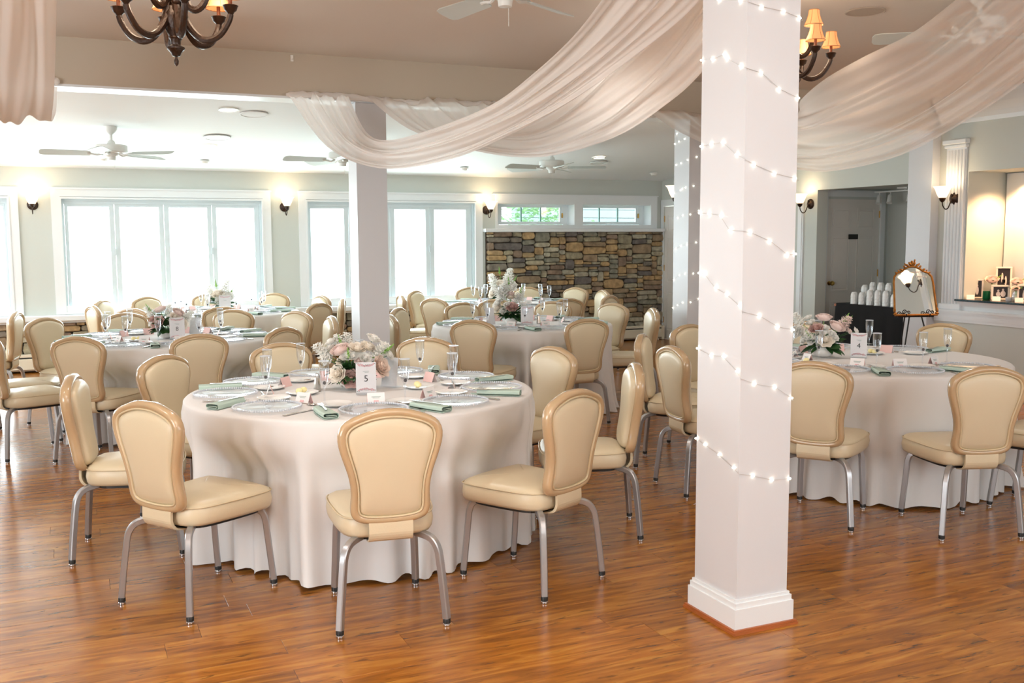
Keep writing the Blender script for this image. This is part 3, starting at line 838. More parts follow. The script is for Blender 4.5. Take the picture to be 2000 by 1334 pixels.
def round_table(cx, cy, R, label):
    t = thing('round_table', label, 'table', (cx, cy, 0), 0, 'round banquet tables under the cloths')
    part('tabletop', MB().lathe([(R - .015, .735), (R - .008, .740), (R - .008, .757), (R - .012, .760), (0.0001, .760)], 48), M_OAKTRIM, t, True)
    part('centre_leg', MB().lathe([(.05, .05), (.05, .735)], 12), M_STEEL, t, True)
    for k in range(4):
        a = k * PI / 2 + .4
        part('leg', MB().tube([(.03 * math.cos(a), .03 * math.sin(a), .12), (.40 * math.cos(a), .40 * math.sin(a), .02)], .02, 8), M_STEEL, t)
for i, (k, (cx, cy, R, nm)) in enumerate(TAB.items()):
    tablecloth(cx, cy, R, CHAIRS[k], 20 + i, 'floor-length white cloth on the ' + nm)
    round_table(cx, cy, R, 'round table hidden under the cloth, the ' + nm)
    for (x, y, seat, off) in CHAIRS[k]:
        yaw = math.atan2(cy - y, cx - x) - PI / 2 + math.radians(off)
        put_chair(x, y, yaw, 'cream vinyl chair with tan rim, %s seat of the %s' % (seat, nm), 'cream banquet chairs at the ' + nm)

# ------------------------------------------------------------------ table settings
ZT = .765
def make_charger():
    t = thing('charger_plate', '', 'plate')
    part('plate_body', MB().lathe([(.0001, .002), (.085, .002), (.105, .004), (.150, .012), (.155, .014), (.150, .0145), (.105, .0075), (.085, .005), (.0001, .005)], 48), M_PLATEG, t, True)
    m = MB()
    for i in range(86):
        a = 2 * PI * i / 86; m.ball((.1565 * math.cos(a), .1565 * math.sin(a), .015), .0056, 6, 4)
    part('beaded_rim', m, M_BEAD, t, 'all')
    return t
def make_flute():
    t = thing('champagne_flute', '', 'glass')
    part('bowl', MB().lathe([(.004, .088), (.010, .096), (.018, .118), (.0235, .150), (.0250, .180), (.0245, .212), (.0256, .213), (.0258, .2145), (.0236, .213), (.0238, .180), (.0222, .150), (.0165, .120), (.008, .100)], 24, cap=False), M_CLEAR, t, True)
    part('rim', MB().lathe([(.0240, .2120), (.0262, .2125), (.0262, .2155), (.0240, .2155), (.0240, .2120)], 24, cap=False), M_BEAD, t, True)
    part('stem', MB().lathe([(.034, 0), (.034, .0025), (.012, .006), (.0045, .014), (.004, .06), (.0055, .084), (.008, .094)], 20), M_CLEAR, t, True)
    part('berry', MB().ball((.002, 0, .109), .0088, 10, 6), M_BERRY, t, 'all')
    return t
def make_napkin():
    t = thing('folded_napkin', '', 'napkin')
    P = [(-.020, .012), (.020, .012), (.026, .0095), (.024, .0065), (-.026, .0065), (-.033, .009), (-.034, .0155), (-.028, .0195), (.028, .0195), (.034, .0155), (.035, .008), (.030, .002), (-.032, .002)]
    def strip(sc, y, th):
        o = []
        for s in (1, -1):
            seq = range(len(P)) if s == 1 else reversed(range(len(P)))
            for i in seq:
                a = Vector(P[max(i - 1, 0)]); b = Vector(P[min(i + 1, len(P) - 1)]); d = (b - a).normalized()
                q = Vector(P[i]) + Vector((-d.y, d.x)) * (.5 * th * s)
                o.append(Vector((q.x * sc, y, max(.0005, q.y * 1.4))))
        return o
    m = MB(); m.rings([strip(1.0, -.105, .0016), strip(1.02, -.10, .0016), strip(1.0, -.03, .0016), strip(.86, .06, .0016), strip(.66, .115, .0016)], True, True)
    part('cloth_fold', m, M_SAGE, t, True)
    part('tucked_corner', MB().prism([(-.022, .112), (.024, .112), (.002, .150)], .004, .009), M_SAGE, t)
    return t
def tine_fork(L=.19):
    m = MB(); h = .0016
    m.prism([(-.006, 0), (.006, 0), (.0045, .02), (.003, L * .55), (.008, L * .66), (.011, L * .72), (-.011, L * .72), (-.008, L * .66), (-.003, L * .55), (-.0045, .02)], .0035, .0055)
    for i in range(4): m.box((-.0093 + i * .0062, L * .86, .0055), (.0032, L * .29, .0018))
    return m
def make_fork():
    t = thing('fork', '', 'fork')
    f = tine_fork(); 
    n = len(f.v)
    h = MB(); h.v = f.v[:20]; h.f = [q for q in f.f if max(q) < 20]
    part('handle', h, M_SILVER, t)
    tn = MB(); tn.v = [v for v in f.v[20:]]; tn.f = [tuple(i - 20 for i in q) for q in f.f if min(q) >= 20]
    part('tines', tn, M_SILVER, t)
    return t
def make_knife():
    t = thing('knife', '', 'knife')
    part('handle', MB().prism([(-.007, 0), (.007, 0), (.009, .01), (.006, .06), (.005, .095), (-.005, .095), (-.006, .06), (-.009, .01)], .001, .007), M_SILVER, t)
    part('blade', MB().prism([(-.005, .094), (.005, .094), (.009, .11), (.010, .19), (.004, .222), (-.006, .20)], .003, .0045), M_SILVER, t)
    return t
def make_spoon():
    t = thing('dessert_spoon', '', 'spoon')
    part('handle', MB().tube([(0, 0, .004), (0, .06, .006), (0, .11, .006), (0, .125, .004)], [.0045, .0025, .0025, .003], 8), M_SILVER, t, True)
    part('spoon_bowl', MB().ball((0, .148, .006), .016, 12, 6, (1, 1.45, .35)), M_SILVER, t, 'all')
    return t
def make_side_plate():
    t = thing('side_plate', '', 'plate')
    part('plate_body', MB().lathe([(.045, 0), (.05, .003), (.062, .004), (.082, .013), (.083, .0145), (.060, .0075), (.048, .006), (.0001, .006)], 36), M_CHINA, t, True)
    return t
def make_card(mt, pink):
    t = thing('place_card', '', 'card')
    w, h, d = .042, .052, .020
    m = MB()
    m.add([(-w, -d, 0), (w, -d, 0), (w, 0, h), (-w, 0, h), (-w, -d + .001, 0), (w, -d + .001, 0), (w, .0, h - .0015), (-w, .0, h - .0015)], [(0, 1, 2, 3), (7, 6, 5, 4), (0, 3, 7, 4), (1, 5, 6, 2), (0, 4, 5, 1)])
    part('front_leaf', m, mt, t)
    m = MB(); m.add([(-w, d, 0), (w, d, 0), (w, 0, h), (-w, 0, h), (-w, d - .001, 0), (w, d - .001, 0), (w, .0, h - .0015), (-w, .0, h - .0015)], [(3, 2, 1, 0), (4, 5, 6, 7), (4, 7, 3, 0), (2, 6, 5, 1), (1, 5, 4, 0)])
    part('back_leaf', m, M_PINKP, t)
    if not pink:
        sl_ = math.atan2(h, d); 
        def pl(u, v, su, sv, mt_, nm):
            p = MB(); c = []
            for a, b in ((-1, -1), (1, -1), (1, 1), (-1, 1)):
                q = v + b * sv; c.append((u + a * su, -d + q * math.cos(sl_) - .0006, q * math.sin(sl_) + .0003))
            p.add(c, [(0, 1, 2, 3)]); part(nm, p, mt_, t)
        pl(0, .012, .012, .006, M_PRINT, 'floral_print')
        pl(0, .035, .022, .0014, M_PRINTG, 'printed_line'); pl(0, .029, .017, .0014, M_PRINTG, 'printed_line')
    return t
PROTO = {'charger_plate': make_charger(), 'champagne_flute': make_flute(), 'folded_napkin': make_napkin(), 'fork': make_fork(), 'knife': make_knife(), 'dessert_spoon': make_spoon(), 'side_plate': make_side_plate(),
         'place_card': make_card(M_PAPER, False)}
used = {}
def put(kind, x, y, z, yaw, label, group):
    p = PROTO[kind]
    if kind not in used:
        used[kind] = 1; p.location = (x, y, z); p.rotation_euler = (0, 0, yaw); p['label'] = label; p['group'] = group; return p
    return copy_tree(p, (x, y, z), yaw, label, group)
GRP = {'charger_plate': 'beaded glass charger plates', 'champagne_flute': 'champagne flutes with a berry', 'folded_napkin': 'sage folded napkins', 'fork': 'forks on the napkins', 'knife': 'knives beside the plates', 'dessert_spoon': 'dessert spoons above the plates', 'side_plate': 'small white bread plates', 'place_card': 'folded place cards', 'pink_card': 'folded place cards'}
LBL = {'charger_plate': 'clear glass charger plate with a beaded rim', 'champagne_flute': 'clear flute with a dark berry in it', 'folded_napkin': 'folded sage green napkin', 'fork': 'silver fork lying on the napkin', 'knife': 'silver knife beside the plate', 'dessert_spoon': 'silver spoon above the plate', 'side_plate': 'small white bread plate', 'place_card': 'white folded place card', 'pink_card': 'pink-backed folded place card'}
SEATANG = {'5': {'far centre-right': 62}, }
def setting(k, x, y, seat, full):
    cx, cy, R, nm = TAB[k]
    dx, dy = cx - x, cy - y; D = math.hypot(dx, dy); v = Vector((dx / D, dy / D)); u = Vector((v.y, -v.x))
    rc = R - .215
    base = Vector((cx, cy)) - v * rc
    yaw = math.atan2(v.y, v.x) - PI / 2
    def at(a, b): q = base + u * a + v * b; return q.x, q.y
    def P(kind, a, b, dy_=0, z=ZT):
        j = rnd.uniform(-.012, .012); j2 = rnd.uniform(-.012, .012)
        px, py = at(a + j, b + j2)
        put(kind, px, py, z, yaw + math.radians(dy_) + rnd.uniform(-.06, .06), '%s, %s seat, %s' % (LBL[kind], seat, nm), GRP[kind])
    P('charger_plate', 0, 0)
    P('champagne_flute', .165, .20)
    P('folded_napkin', -.215, -.045, rnd.uniform(-14, 14))
    P('side_plate', -.16, .205)
    facing = v.y > -.2
    LBL['place_card'] = 'white place card with a rose print' if facing else 'place card showing its pink back'
    P('place_card', .03, .225, 0)
    if full:
        P('fork', -.215, -.09, 4, ZT + .029)
        P('knife', .205, -.10)
        P('dessert_spoon', -.03, .175, -86)
for k in TAB:
    for (x, y, seat, off) in CHAIRS[k]:
        setting(k, x, y, seat, k in ('5', '4', '8', '6'))

# ------------------------------------------------------------------ flowers
def petal(w, l, cup, m, a, tilt, rad, z0, n=3):
    """curved petal added to m: base at radius rad, rising and curling outward"""
    G = []
    for i in range(4):
        t = i / 3; row = []
        for j in range(-1, 2):
            ww = w * math.sin(PI * (.22 + .62 * t)) * j
            r = rad + l * (t * math.sin(tilt) + .18 * t * t * math.sin(tilt)) - cup * abs(j) * .5 * -1 * 0
            z = z0 + l * t * math.cos(tilt) - .12 * l * t * t * t * (1 if tilt > .4 else 0)
            q = Vector((r - abs(j) * cup, ww, z))
            row.append(Matrix.Rotation(a, 3, 'Z') @ q)
        G.append(row)
    m.grid(G)
def rose_mesh(mt, seed, layers=5, r0=1.0):
    r = random.Random(seed); m = MB()
    m.ball((0, 0, .35), .28, 8, 5, (1, 1, 1.2))
    for k in range(layers):
        n = 4 + k; t = k / (layers - 1)
        for i in range(n):
            a = 2 * PI * i / n + k * .7 + r.uniform(-.12, .12)
            petal(.30 + .22 * t, .62 + .12 * t, .10 + .05 * t, m, a, .12 + .72 * t + r.uniform(-.05, .05), .10 + .26 * t, .12 - .10 * t)
    return m.mesh('rose_head', mt, 'all')
def ranunculus_mesh(mt, seed):
    r = random.Random(seed); m = MB()
    m.ball((0, 0, .42), .20, 8, 5)
    for k in range(7):
        n = 7 + k; t = k / 6
        for i in range(n):
            petal(.20 + .14 * t, .50, .06, m, 2 * PI * i / n + k * .5 + r.uniform(-.1, .1), -.35 + .95 * t, .24 + .38 * t, .18 - .12 * t)
    return m.mesh('ranunculus_head', mt, 'all')
def floret(m, c, s, r):
    ax = r.uniform(0, PI)
    for i in range(5):
        a = 2 * PI * i / 5 + ax
        d = Vector((math.cos(a), math.sin(a), r.uniform(-.1, .45))); e = Vector((-math.sin(a), math.cos(a), 0))
        c0 = Vector(c)
        m.add([c0, c0 + d * s * .6 + e * s * .45, c0 + d * s * 1.05 + Vector((0, 0, s * .2)), c0 + d * s * .6 - e * s * .45], [(0, 1, 2, 3)])
    m.ball(c, s * .25, 5, 3)
def stock_mesh(mt, seed, n=32, L=1.0, wid=.30):
    r = random.Random(seed); m = MB()
    for i in range(n):
        t = i / n; a = i * 2.4; w = wid * (1 - .55 * t) * r.uniform(.7, 1.1)
        floret(m, (w * math.cos(a), w * math.sin(a), L * t), .27 * (1 - .40 * t), r)
    return m.mesh('stock_spike', mt, 'all')
def bud_mesh(seed):
    r = random.Random(seed); m = MB()
    for i in range(16):
        t = i / 16; a = i * 2.4
        m.ball((.13 * (1 - t) * math.cos(a), .13 * (1 - t) * math.sin(a), t), .085 * (1 - .6 * t), 5, 4, (1, 1, 1.3))
    return m.mesh('bud_spike', M_STEMG, 'all')
def leaf_mesh(mt):
    m = MB()
    G = []
    for i in range(6):
        t = i / 5; w = .24 * math.sin(PI * (.06 + .94 * t)) ** .8; z = -.22 * t * t
        G.append([Vector((-w, t, z + .04)), Vector((0, t, z)), Vector((w, t, z + .04))])
    m.grid(G)
    return m.mesh('leaf', mt, 'all')
FL = {}
for nm, mt in (('white', M_ROSEW), ('cream', M_ROSEC), ('blush', M_ROSEP), ('peach', M_ROSEA), ('mauve', M_ROSEM)):
    FL['rose', nm] = rose_mesh(mt, len(nm)); 
FL['ran', 'blush'] = ranunculus_mesh(M_ROSEP, 3); FL['ran', 'white'] = ranunculus_mesh(M_ROSEW, 4); FL['ran', 'cream'] = ranunculus_mesh(M_ROSEC, 4)
FL['stock', 'white'] = [stock_mesh(M_ROSEW, s) for s in (1, 2, 3)]
FL['stock', 'blush'] = [stock_mesh(M_ROSEP, s) for s in (4,)]
FL['cluster', 'white'] = [stock_mesh(M_ROSEW, 6, 26, .5, .42)]
FL['bud', 'green'] = bud_mesh(2)
LEAF1, LEAF2 = leaf_mesh(M_LEAF), leaf_mesh(M_LEAF2)
NAMES = {'rose': 'rose_head', 'ran': 'ranunculus_head', 'stock': 'stock_spike', 'cluster': 'floret_cluster', 'bud': 'bud_spike'}
RH = Vector((RT.x, RT.y, 0)).normalized(); FH = Vector((FW.x, FW.y, 0)).normalized()
def bouquet(x, y, label, heads, scale=1.0, seed=1, bowl=(.058, .075), leaves=22, low=True, greens=()):
    """heads: (kind, colour, right, up, toward the viewer, size) in metres from the bowl's mouth"""
    r = random.Random(seed)
    t = thing('flower_arrangement', label, 'flowers', (x, y, ZT), 0, 'low flower bowls on the tables')
    br, bh = bowl
    part('bowl', MB().lathe([(br * .45, 0), (br * .8, bh * .12), (br, bh * .45), (br * .95, bh * .8), (br * .80, bh), (br * .74, bh), (br * .88, bh * .78), (.0001, bh * .70)], 28), M_BOWL, t, True)
    base = Vector((0, 0, bh))
    for h in heads:
        kind, colr, a, b, c, s = h
        p = base + (RH * a + Vector((0, 0, b)) - FH * c) * scale
        d = (RH * a * 1.1 - FH * (c + .045) + Vector((0, 0, max(.015, b + .03)))).normalized()
        if kind in ('stock', 'bud'): d = (RH * a * .9 - FH * c * .5 + Vector((0, 0, abs(b) * .8 + .06))).normalized()
        me = FL[kind, colr]; me = r.choice(me) if isinstance(me, list) else me
        M = d.to_track_quat('Z', 'Y').to_euler()
        S = s * scale * (1.22 if kind in ('rose', 'ran') else 1.15)
        o = link(NAMES[kind], me, t, p - d * S * (.3 if kind in ('rose', 'ran') else .4), rot=M, scale=S)
        st = MB().tube([base - Vector((0, 0, .02)), base.lerp(p, .55) + Vector((0, 0, .012)), p - d * S * .2], .0022, 5)
        part('stem', st, M_STEMG if kind != 'rose' else M_LEAF, t)
    for (a, b, c, s) in greens:                            # larger leaves read off the picture
        q = base + RH * a + Vector((0, 0, b)) - FH * c; d = (q - base).normalized()
        for j in range(3):
            qq = d.to_track_quat('Y', 'Z') @ Matrix.Rotation(-.7 + .7 * j, 3, 'Z').to_quaternion() @ Matrix.Rotation(r.uniform(-.5, .5), 3, 'Y').to_quaternion()
            link('leaf', LEAF1, t, base.lerp(q, .45), rot=qq.to_euler(), scale=s * r.uniform(.8, 1.1))
    for i in range(leaves):
        a = r.uniform(0, 2 * PI); el = r.uniform(-.40, .85) if low else r.uniform(0, 1)
        d = Vector((math.cos(a) * math.cos(el), math.sin(a) * math.cos(el), math.sin(el)))
        p = base + Vector((d.x * .045, d.y * .045, .006 + .045 * max(0, d.z)))
        q = d.to_track_quat('Y', 'Z'); q = q @ Matrix.Rotation(r.uniform(-.6, .6), 3, 'Y').to_quaternion()
        link('leaf', LEAF1 if r.random() < .75 else LEAF2, t, p * 1.0, rot=q.to_euler(), scale=r.uniform(.070, .115) * scale)
    return t
k5 = .00254
def px5(lst, k, cx, cyy):       # offsets read off the picture, turned into metres from the bowl
    return [(kd, c, (a - cx) * k, (cyy - b) * k, dd, s) for kd, c, a, b, dd, s in lst]
H5 = px5([('cluster', 'white', 520, 640, .03, .065), ('stock', 'white', 470, 560, .0, .085), ('rose', 'white', 600, 380, -.02, .032), ('rose', 'white', 600, 470, -.01, .028), ('ran', 'blush', 790, 500, .03, .050), ('stock', 'white', 760, 430, -.03, .08), ('bud', 'green', 765, 360, -.02, .050),
          ('rose', 'white', 930, 600, .06, .036), ('rose', 'cream', 1100, 480, .03, .046), ('rose', 'white', 1030, 600, .06, .030), ('bud', 'green', 955, 560, .075, .055), ('rose', 'cream', 1270, 470, .0, .044), ('rose', 'white', 1350, 330, -.02, .040), ('rose', 'white', 1230, 640, .05, .034),
          ('stock', 'white', 1460, 560, .01, .09), ('rose', 'white', 1640, 600, .02, .028), ('bud', 'green', 1625, 500, .02, .060), ('rose', 'peach', 1500, 790, .05, .056), ('rose', 'cream', 775, 900, .085, .046), ('rose', 'mauve', 1000, 985, .085, .046), ('rose', 'blush', 1120, 690, .06, .024), ('stock', 'white', 900, 380, -.03, .07),
          ('rose', 'cream', 820, 690, .06, .026)], k5 / 8.333, 970, 960)
bouquet(1.345, 5.10, 'white, blush and mauve flowers in a white bowl behind the number 5 card', H5, 1.0, 5, (.056, .072), 52, True, [(-.02, .05, .08, .09), (.0, .03, .09, .09), (-.03, .07, .06, .09), (.03, .06, .07, .08), (-.11, .0, .05, .08), (-.10, -.03, .06, .06), (.13, .0, .05, .08), (.12, .03, .05, .07), (-.06, .04, .07, .08)])
H4 = px5([('ran', 'blush', 1050, 130, .0, .050), ('ran', 'blush', 1290, 320, .05, .052), ('rose', 'mauve', 840, 370, .04, .044), ('rose', 'cream', 1010, 610, .085, .050), ('rose', 'white', 1020, 350, .05, .030), ('rose', 'white', 1010, 480, .07, .034), ('rose', 'white', 1160, 470, .07, .028), ('rose', 'white', 1220, 560, .08, .026),
          ('rose', 'white', 710, 130, -.01, .026), ('rose', 'white', 740, 240, .01, .030), ('rose', 'white', 560, 640, .04, .024), ('stock', 'white', 500, 190, -.02, .08), ('stock', 'white', 390, 430, .02, .085), ('stock', 'white', 560, 430, .03, .07), ('stock', 'white', 690, 560, .06, .07), ('bud', 'green', 640, 490, .07, .05), ('stock', 'blush', 1500, 290, .0, .09),
          ('bud', 'green', 1550, 150, -.01, .06), ('bud', 'green', 1640, 190, -.02, .05), ('rose', 'white', 1760, 430, .01, .026), ('rose', 'blush', 1600, 440, .02, .028), ('bud', 'green', 330, 320, .0, .03), ('rose', 'white', 720, 640, .06, .026)], .0033 / 11.1, 1050, 790)
bouquet(4.535, 5.10, 'blush ranunculus and white snapdragons in a white bowl beside the number 4 card', H4, 1.0, 6, (.066, .066), 52)
H8 = px5([('ran', 'blush', 610, 300, .0, .050), ('ran', 'blush', 1100, 390, .0, .050), ('rose', 'mauve', 620, 630, .07, .055), ('rose', 'mauve', 450, 540, .04, .035), ('rose', 'cream', 1050, 480, .05, .040), ('rose', 'cream', 1220, 660, .05, .050), ('bud', 'green', 300, 260, .0, .06), ('stock', 'white', 330, 380, .0, .08), ('stock', 'white', 830, 340, .0, .07), ('rose', 'white', 420, 650, .05, .030), ('rose', 'white', 930, 520, .05, .034), ('stock', 'white', 1330, 480, .0, .08)], .0041 / 13.3, 760, 830)
bouquet(.70, 8.45, 'blush ranunculus and mauve roses in a white bowl behind the number 8 card', H8, 1.0, 8, (.06, .072), 44, True, [(-.08, .03, .07, .09), (.13, .02, .05, .09), (.0, .08, .03, .10), (-.02, .10, .02, .09), (-.10, .0, .06, .08), (.10, .05, .05, .08)])
H6 = px5([('stock', 'white', 620, 250, -.02, .11), ('stock', 'white', 480, 420, .0, .11), ('stock', 'white', 560, 330, .02, .10), ('rose', 'cream', 700, 440, .02, .05), ('rose', 'white', 430, 570, .04, .05), ('rose', 'mauve', 730, 640, .07, .055), ('rose', 'white', 620, 590, .06, .03), ('rose', 'cream', 430, 660, .06, .05), ('rose', 'white', 550, 720, .07, .036), ('cluster', 'white', 980, 590, .03, .07), ('stock', 'white', 900, 440, .0, .09), ('bud', 'green', 920, 300, .0, .07), ('rose', 'white', 1060, 720, .03, .03), ('stock', 'white', 830, 480, .03, .08), ('bud', 'green', 660, 120, -.02, .06), ('rose', 'blush', 700, 380, .02, .04)], .0047 / 10.26, 720, 830)
bouquet(3.75, 8.40, 'tall white stock and one mauve rose in a bowl on the middle table', H6, 1.0, 9, (.062, .075), 52, True, [(-.14, .04, .05, .10), (-.10, .02, .07, .10), (-.05, .03, .08, .10), (.04, .04, .08, .10), (.10, .02, .06, .09), (0, .02, .09, .09)])
HB = [('stock', 'white', -.09, .13, 0, .11), ('stock', 'white', .06, .17, 0, .11), ('rose', 'cream', .0, .11, .04, .06), ('rose', 'white', -.08, .06, .05, .05), ('rose', 'white', .09, .08, .04, .05), ('cluster', 'white', .12, .11, .0, .08), ('bud', 'green', -.03, .21, 0, .06), ('rose', 'cream', -.10, .03, .06, .045), ('rose', 'white', .03, .05, .07, .05), ('bud', 'green', .13, .15, 0, .05)]
bouquet(1.52, 11.42, 'pale cream flowers and dark leaves on the back table by the four-pane window', HB, 1.15, 10, (.06, .07), 22)
bouquet(4.90, 11.25, 'tall white flowers on the back table nearest the stone wall', [(k_, c, a, b * 1.25, d, s) for k_, c, a, b, d, s in HB], 1.25, 12, (.06, .07), 22)

def text_mesh(parent, s, size, mt, loc, rot, name, shear=0.0, align='CENTER'):
    cu = bpy.data.curves.new(name, 'FONT'); cu.body = s; cu.size = size; cu.align_x = align; cu.extrude = .0002; cu.shear = shear
    cu.materials.append(mt)
    tmp = bpy.data.objects.new(name, cu); col.objects.link(tmp)
    bpy.context.view_layer.update()
    me = bpy.data.meshes.new_from_object(tmp.evaluated_get(bpy.context.evaluated_depsgraph_get()))
    bpy.data.objects.remove(tmp)
    return link(name, me, parent, loc, rot=rot)
def table_sign(x, y, yaw, num, label, w=.102, h=.155):
    t = thing('table_number_stand', label, 'sign', (x, y, ZT), yaw, 'acrylic table number stands')
    R = Matrix.Rotation(-.10, 3, 'X')
    part('acrylic_base', MB().cbox((0, .018, .002), (w, .055, .004), .001), M_ACRYL, t)
    part('acrylic_front', MB().cbox((0, -.004, .008 + h / 2), (w + .004, .002, h + .008), .0005), M_ACRYL, t)
    part('acrylic_foot', MB().cbox((0, -.006, .006), (w + .004, .014, .012), .002), M_ACRYL, t)
    p = part('printed_card', MB().box((0, 0, .012 + h / 2), (w, .0015, h)), M_PAPER, t)
    r = random.Random(3)
    for zc, sg in ((h * .90 + .012, 1), (h * .10 + .012, -1)):
        m = MB(); g = MB()
        for i in range(11):
            u = -1 + 2 * i / 10
            for q in range(2):
                m.prism([(math.cos(a) * .0052 * r.uniform(.6, 1.1), math.sin(a) * .0042) for a in [k * PI / 3 for k in range(6)]], 0, .0006, Matrix.Rotation(PI / 2, 3, 'X'), (u * w * .36 + r.uniform(-.003, .003), -.0010, zc + sg * (.006 * u * u - .002) + r.uniform(-.004, .004)))
            g.prism([(-.005, 0), (0, .0022), (.005, 0), (0, -.0022)], 0, .0005, Matrix.Rotation(PI / 2, 3, 'X') @ Matrix.Rotation(r.uniform(-1, 1), 3, 'Z'), (u * w * .44, -.0010, zc + sg * (.009 * u * u) + r.uniform(-.004, .004)))
        part('rose_border', m, M_PRINT, p)['kind'] = 'stuff'
        part('leaf_border', g, M_PRINTG, p)['kind'] = 'stuff'
    part('small_heading', MB().box((0, -.001, h * .70 + .012), (w * .30, .0006, .0016)).box((.004, -.001, h * .665 + .012), (w * .2, .0006, .0014)), M_PRINTG, p)
    if num: text_mesh(p, num, .046, M_INK, (0, -.0012, h * .40 + .006), (PI / 2, 0, 0), 'printed_number')
    return t
YAW = math.atan2(FW.y, FW.x) - PI / 2
def face(x, y, off=0): return math.atan2(y, x) - PI / 2 + math.radians(off)
table_sign(1.355, 4.86, face(1.355, 4.86, 4), '5', 'white card numbered 5 in an acrylic stand before the mauve rose, front table')
table_sign(4.68, 4.93, face(4.68, 4.93, -6), '4', 'white card numbered 4 in an acrylic stand beside the blush ranunculus')
table_sign(.765, 8.27, face(.765, 8.27), '8', 'white card numbered 8 in an acrylic stand, left table behind the front one', .115, .165)
table_sign(3.80, 8.17, face(3.80, 8.17), None, 'floral bordered card stand before the tall white flowers of the middle table', .112, .165)
table_sign(1.55, 11.22, face(1.55, 11.22), None, 'acrylic card stand on the back table by the four-pane window', .125, .175)
def menu_stand(x, y, yaw, label):
    t = thing('menu_stand', label, 'sign', (x, y, ZT), yaw)
    M = Matrix.Rotation(-.16, 3, 'X')
    part('acrylic_base', MB().cbox((0, .02, .002), (.105, .07, .004), .001), M_ACRYL, t)
    part('printed_card', MB().box((0, .012, .082), (.10, .002, .155), M=M), M_PAPER, t)
    part('acrylic_front', MB().box((0, .009, .082), (.104, .002, .16), M=M), M_ACRYL, t)
menu_stand(1.535, 5.06, face(1.53, 5.08, -38), 'blank-backed card stand turned away behind the peach rose, front table')
menu_stand(4.28, 5.18, face(4.28, 5.18, 70), 'thin acrylic card stand seen edge on left of the blush flowers')
menu_stand(.92, 8.45, face(.92, 8.45, -30), 'card stand turned away right of the number 8 flowers')
menu_stand(3.52, 8.35, face(3.5, 8.35, 40), 'card stand turned away left of the tall white flowers')

def butter_dish(x, y, label, n=2):
    p = copy_tree(PROTO['side_plate'], (x, y, ZT), 0, label, 'plates with butter balls')
    p['category'] = 'plate'
    for i in range(n):
        a = i * 2.6 + x
        b = tag(part('butter_ball', MB().ball((0, 0, .013), .017, 10, 6, (1.1, 1, .85)), M_BUTTER, None, 'all', loc=(x + .021 * math.cos(a) * (1 if n > 1 else 0), y + .021 * math.sin(a), ZT + .0075)), '%s ball of butter on the %s' % (('first', 'second')[i], label.replace('small plate of butter', 'dish')), 'butter', 'butter balls')
butter_dish(1.063, 5.02, 'small plate of butter beside the salt shaker on the front table')
butter_dish(1.669, 4.956, 'small plate of butter right of the turned card stand, front table')
butter_dish(4.19, 4.87, 'small plate of butter left of the blush flowers, right table')
butter_dish(4.93, 5.07, 'small plate of butter between card and goblets, right table')
butter_dish(.46, 8.32, 'small plate of butter on the left-hand table')
def shaker(x, y, label):
    t = thing('salt_shaker', label, 'shaker', (x, y, ZT), 0)
    part('body', MB().lathe([(.019, 0), (.021, .004), (.017, .04), (.012, .072)], 8), M_SILVER, t)
    part('cap', MB().lathe([(.013, .072), (.014, .078), (.011, .092), (.0001, .099)], 14), M_CHROME, t, True)
shaker(1.156, 5.087, 'silver tapered salt shaker beside the dark leaves of the front bouquet')
shaker(3.98, 8.30, 'silver salt shaker right of the card stand on the middle table')
for i, (x, y, a) in enumerate(((1.20, 5.02, 20), (4.55, 4.78, 60))):
    pass

# ------------------------------------------------------------------ sheer swags hung from the beam to the ceiling
A_bot = [[1.595, 7.77, 2.656], [1.758, 7.208, 2.214], [1.991, 6.644, 2.032], [2.285, 6.077, 2.064], [2.49, 5.56, 2.185], [2.651, 5.066, 2.334], [2.794, 4.585, 2.531], [2.863, 4.134, 2.701], [2.782, 3.748, 2.854], [2.598, 3.405, 2.972]]
A_top = [[2.051, 7.704, 2.667], [2.05, 7.213, 2.343], [2.078, 6.735, 2.241], [2.233, 6.216, 2.278], [2.412, 5.691, 2.371], [2.47, 5.225, 2.488], [2.498, 4.773, 2.621], [2.471, 4.346, 2.76], [2.438, 3.923, 2.905], [2.333, 3.523, 2.974]]
B_bot = [[2.213, 7.77, 2.677], [2.381, 7.196, 2.366], [2.669, 6.582, 2.166], [2.911, 6.002, 2.093], [3.138, 5.447, 2.179], [3.203, 4.97, 2.321], [3.158, 4.541, 2.441], [3.125, 4.118, 2.672], [2.996, 3.732, 2.851], [2.803, 3.37, 2.975]]
B_top = [[3.479, 7.765, 2.692], [3.276, 7.312, 2.529], [3.111, 6.851, 2.447], [3.011, 6.37, 2.449], [2.964, 5.879, 2.568], [2.923, 5.386, 2.691], [2.88, 4.893, 2.811], [2.804, 4.412, 2.907], [2.675, 3.953, 2.955], [2.458, 3.525, 2.975]]
C_bot = [[4.777, 7.763, 2.702], [4.601, 6.904, 2.395], [4.546, 6.018, 2.13], [4.445, 5.277, 1.998], [4.298, 4.732, 1.956], [4.295, 4.245, 2.009], [4.286, 3.823, 2.142], [4.276, 3.46, 2.298], [4.275, 3.151, 2.482], [4.337, 2.886, 2.823], [4.329, 2.742, 2.972]]
C_top = [[6.809, 7.73, 2.741], [6.12, 7.08, 2.649], [5.422, 6.396, 2.607], [4.876, 5.7, 2.573], [4.482, 5.051, 2.57], [4.286, 4.535, 2.599], [4.182, 4.091, 2.638], [4.1, 3.751, 2.718], [4.037, 3.406, 2.824], [4.031, 3.144, 2.922], [4.037, 2.985, 2.972]]
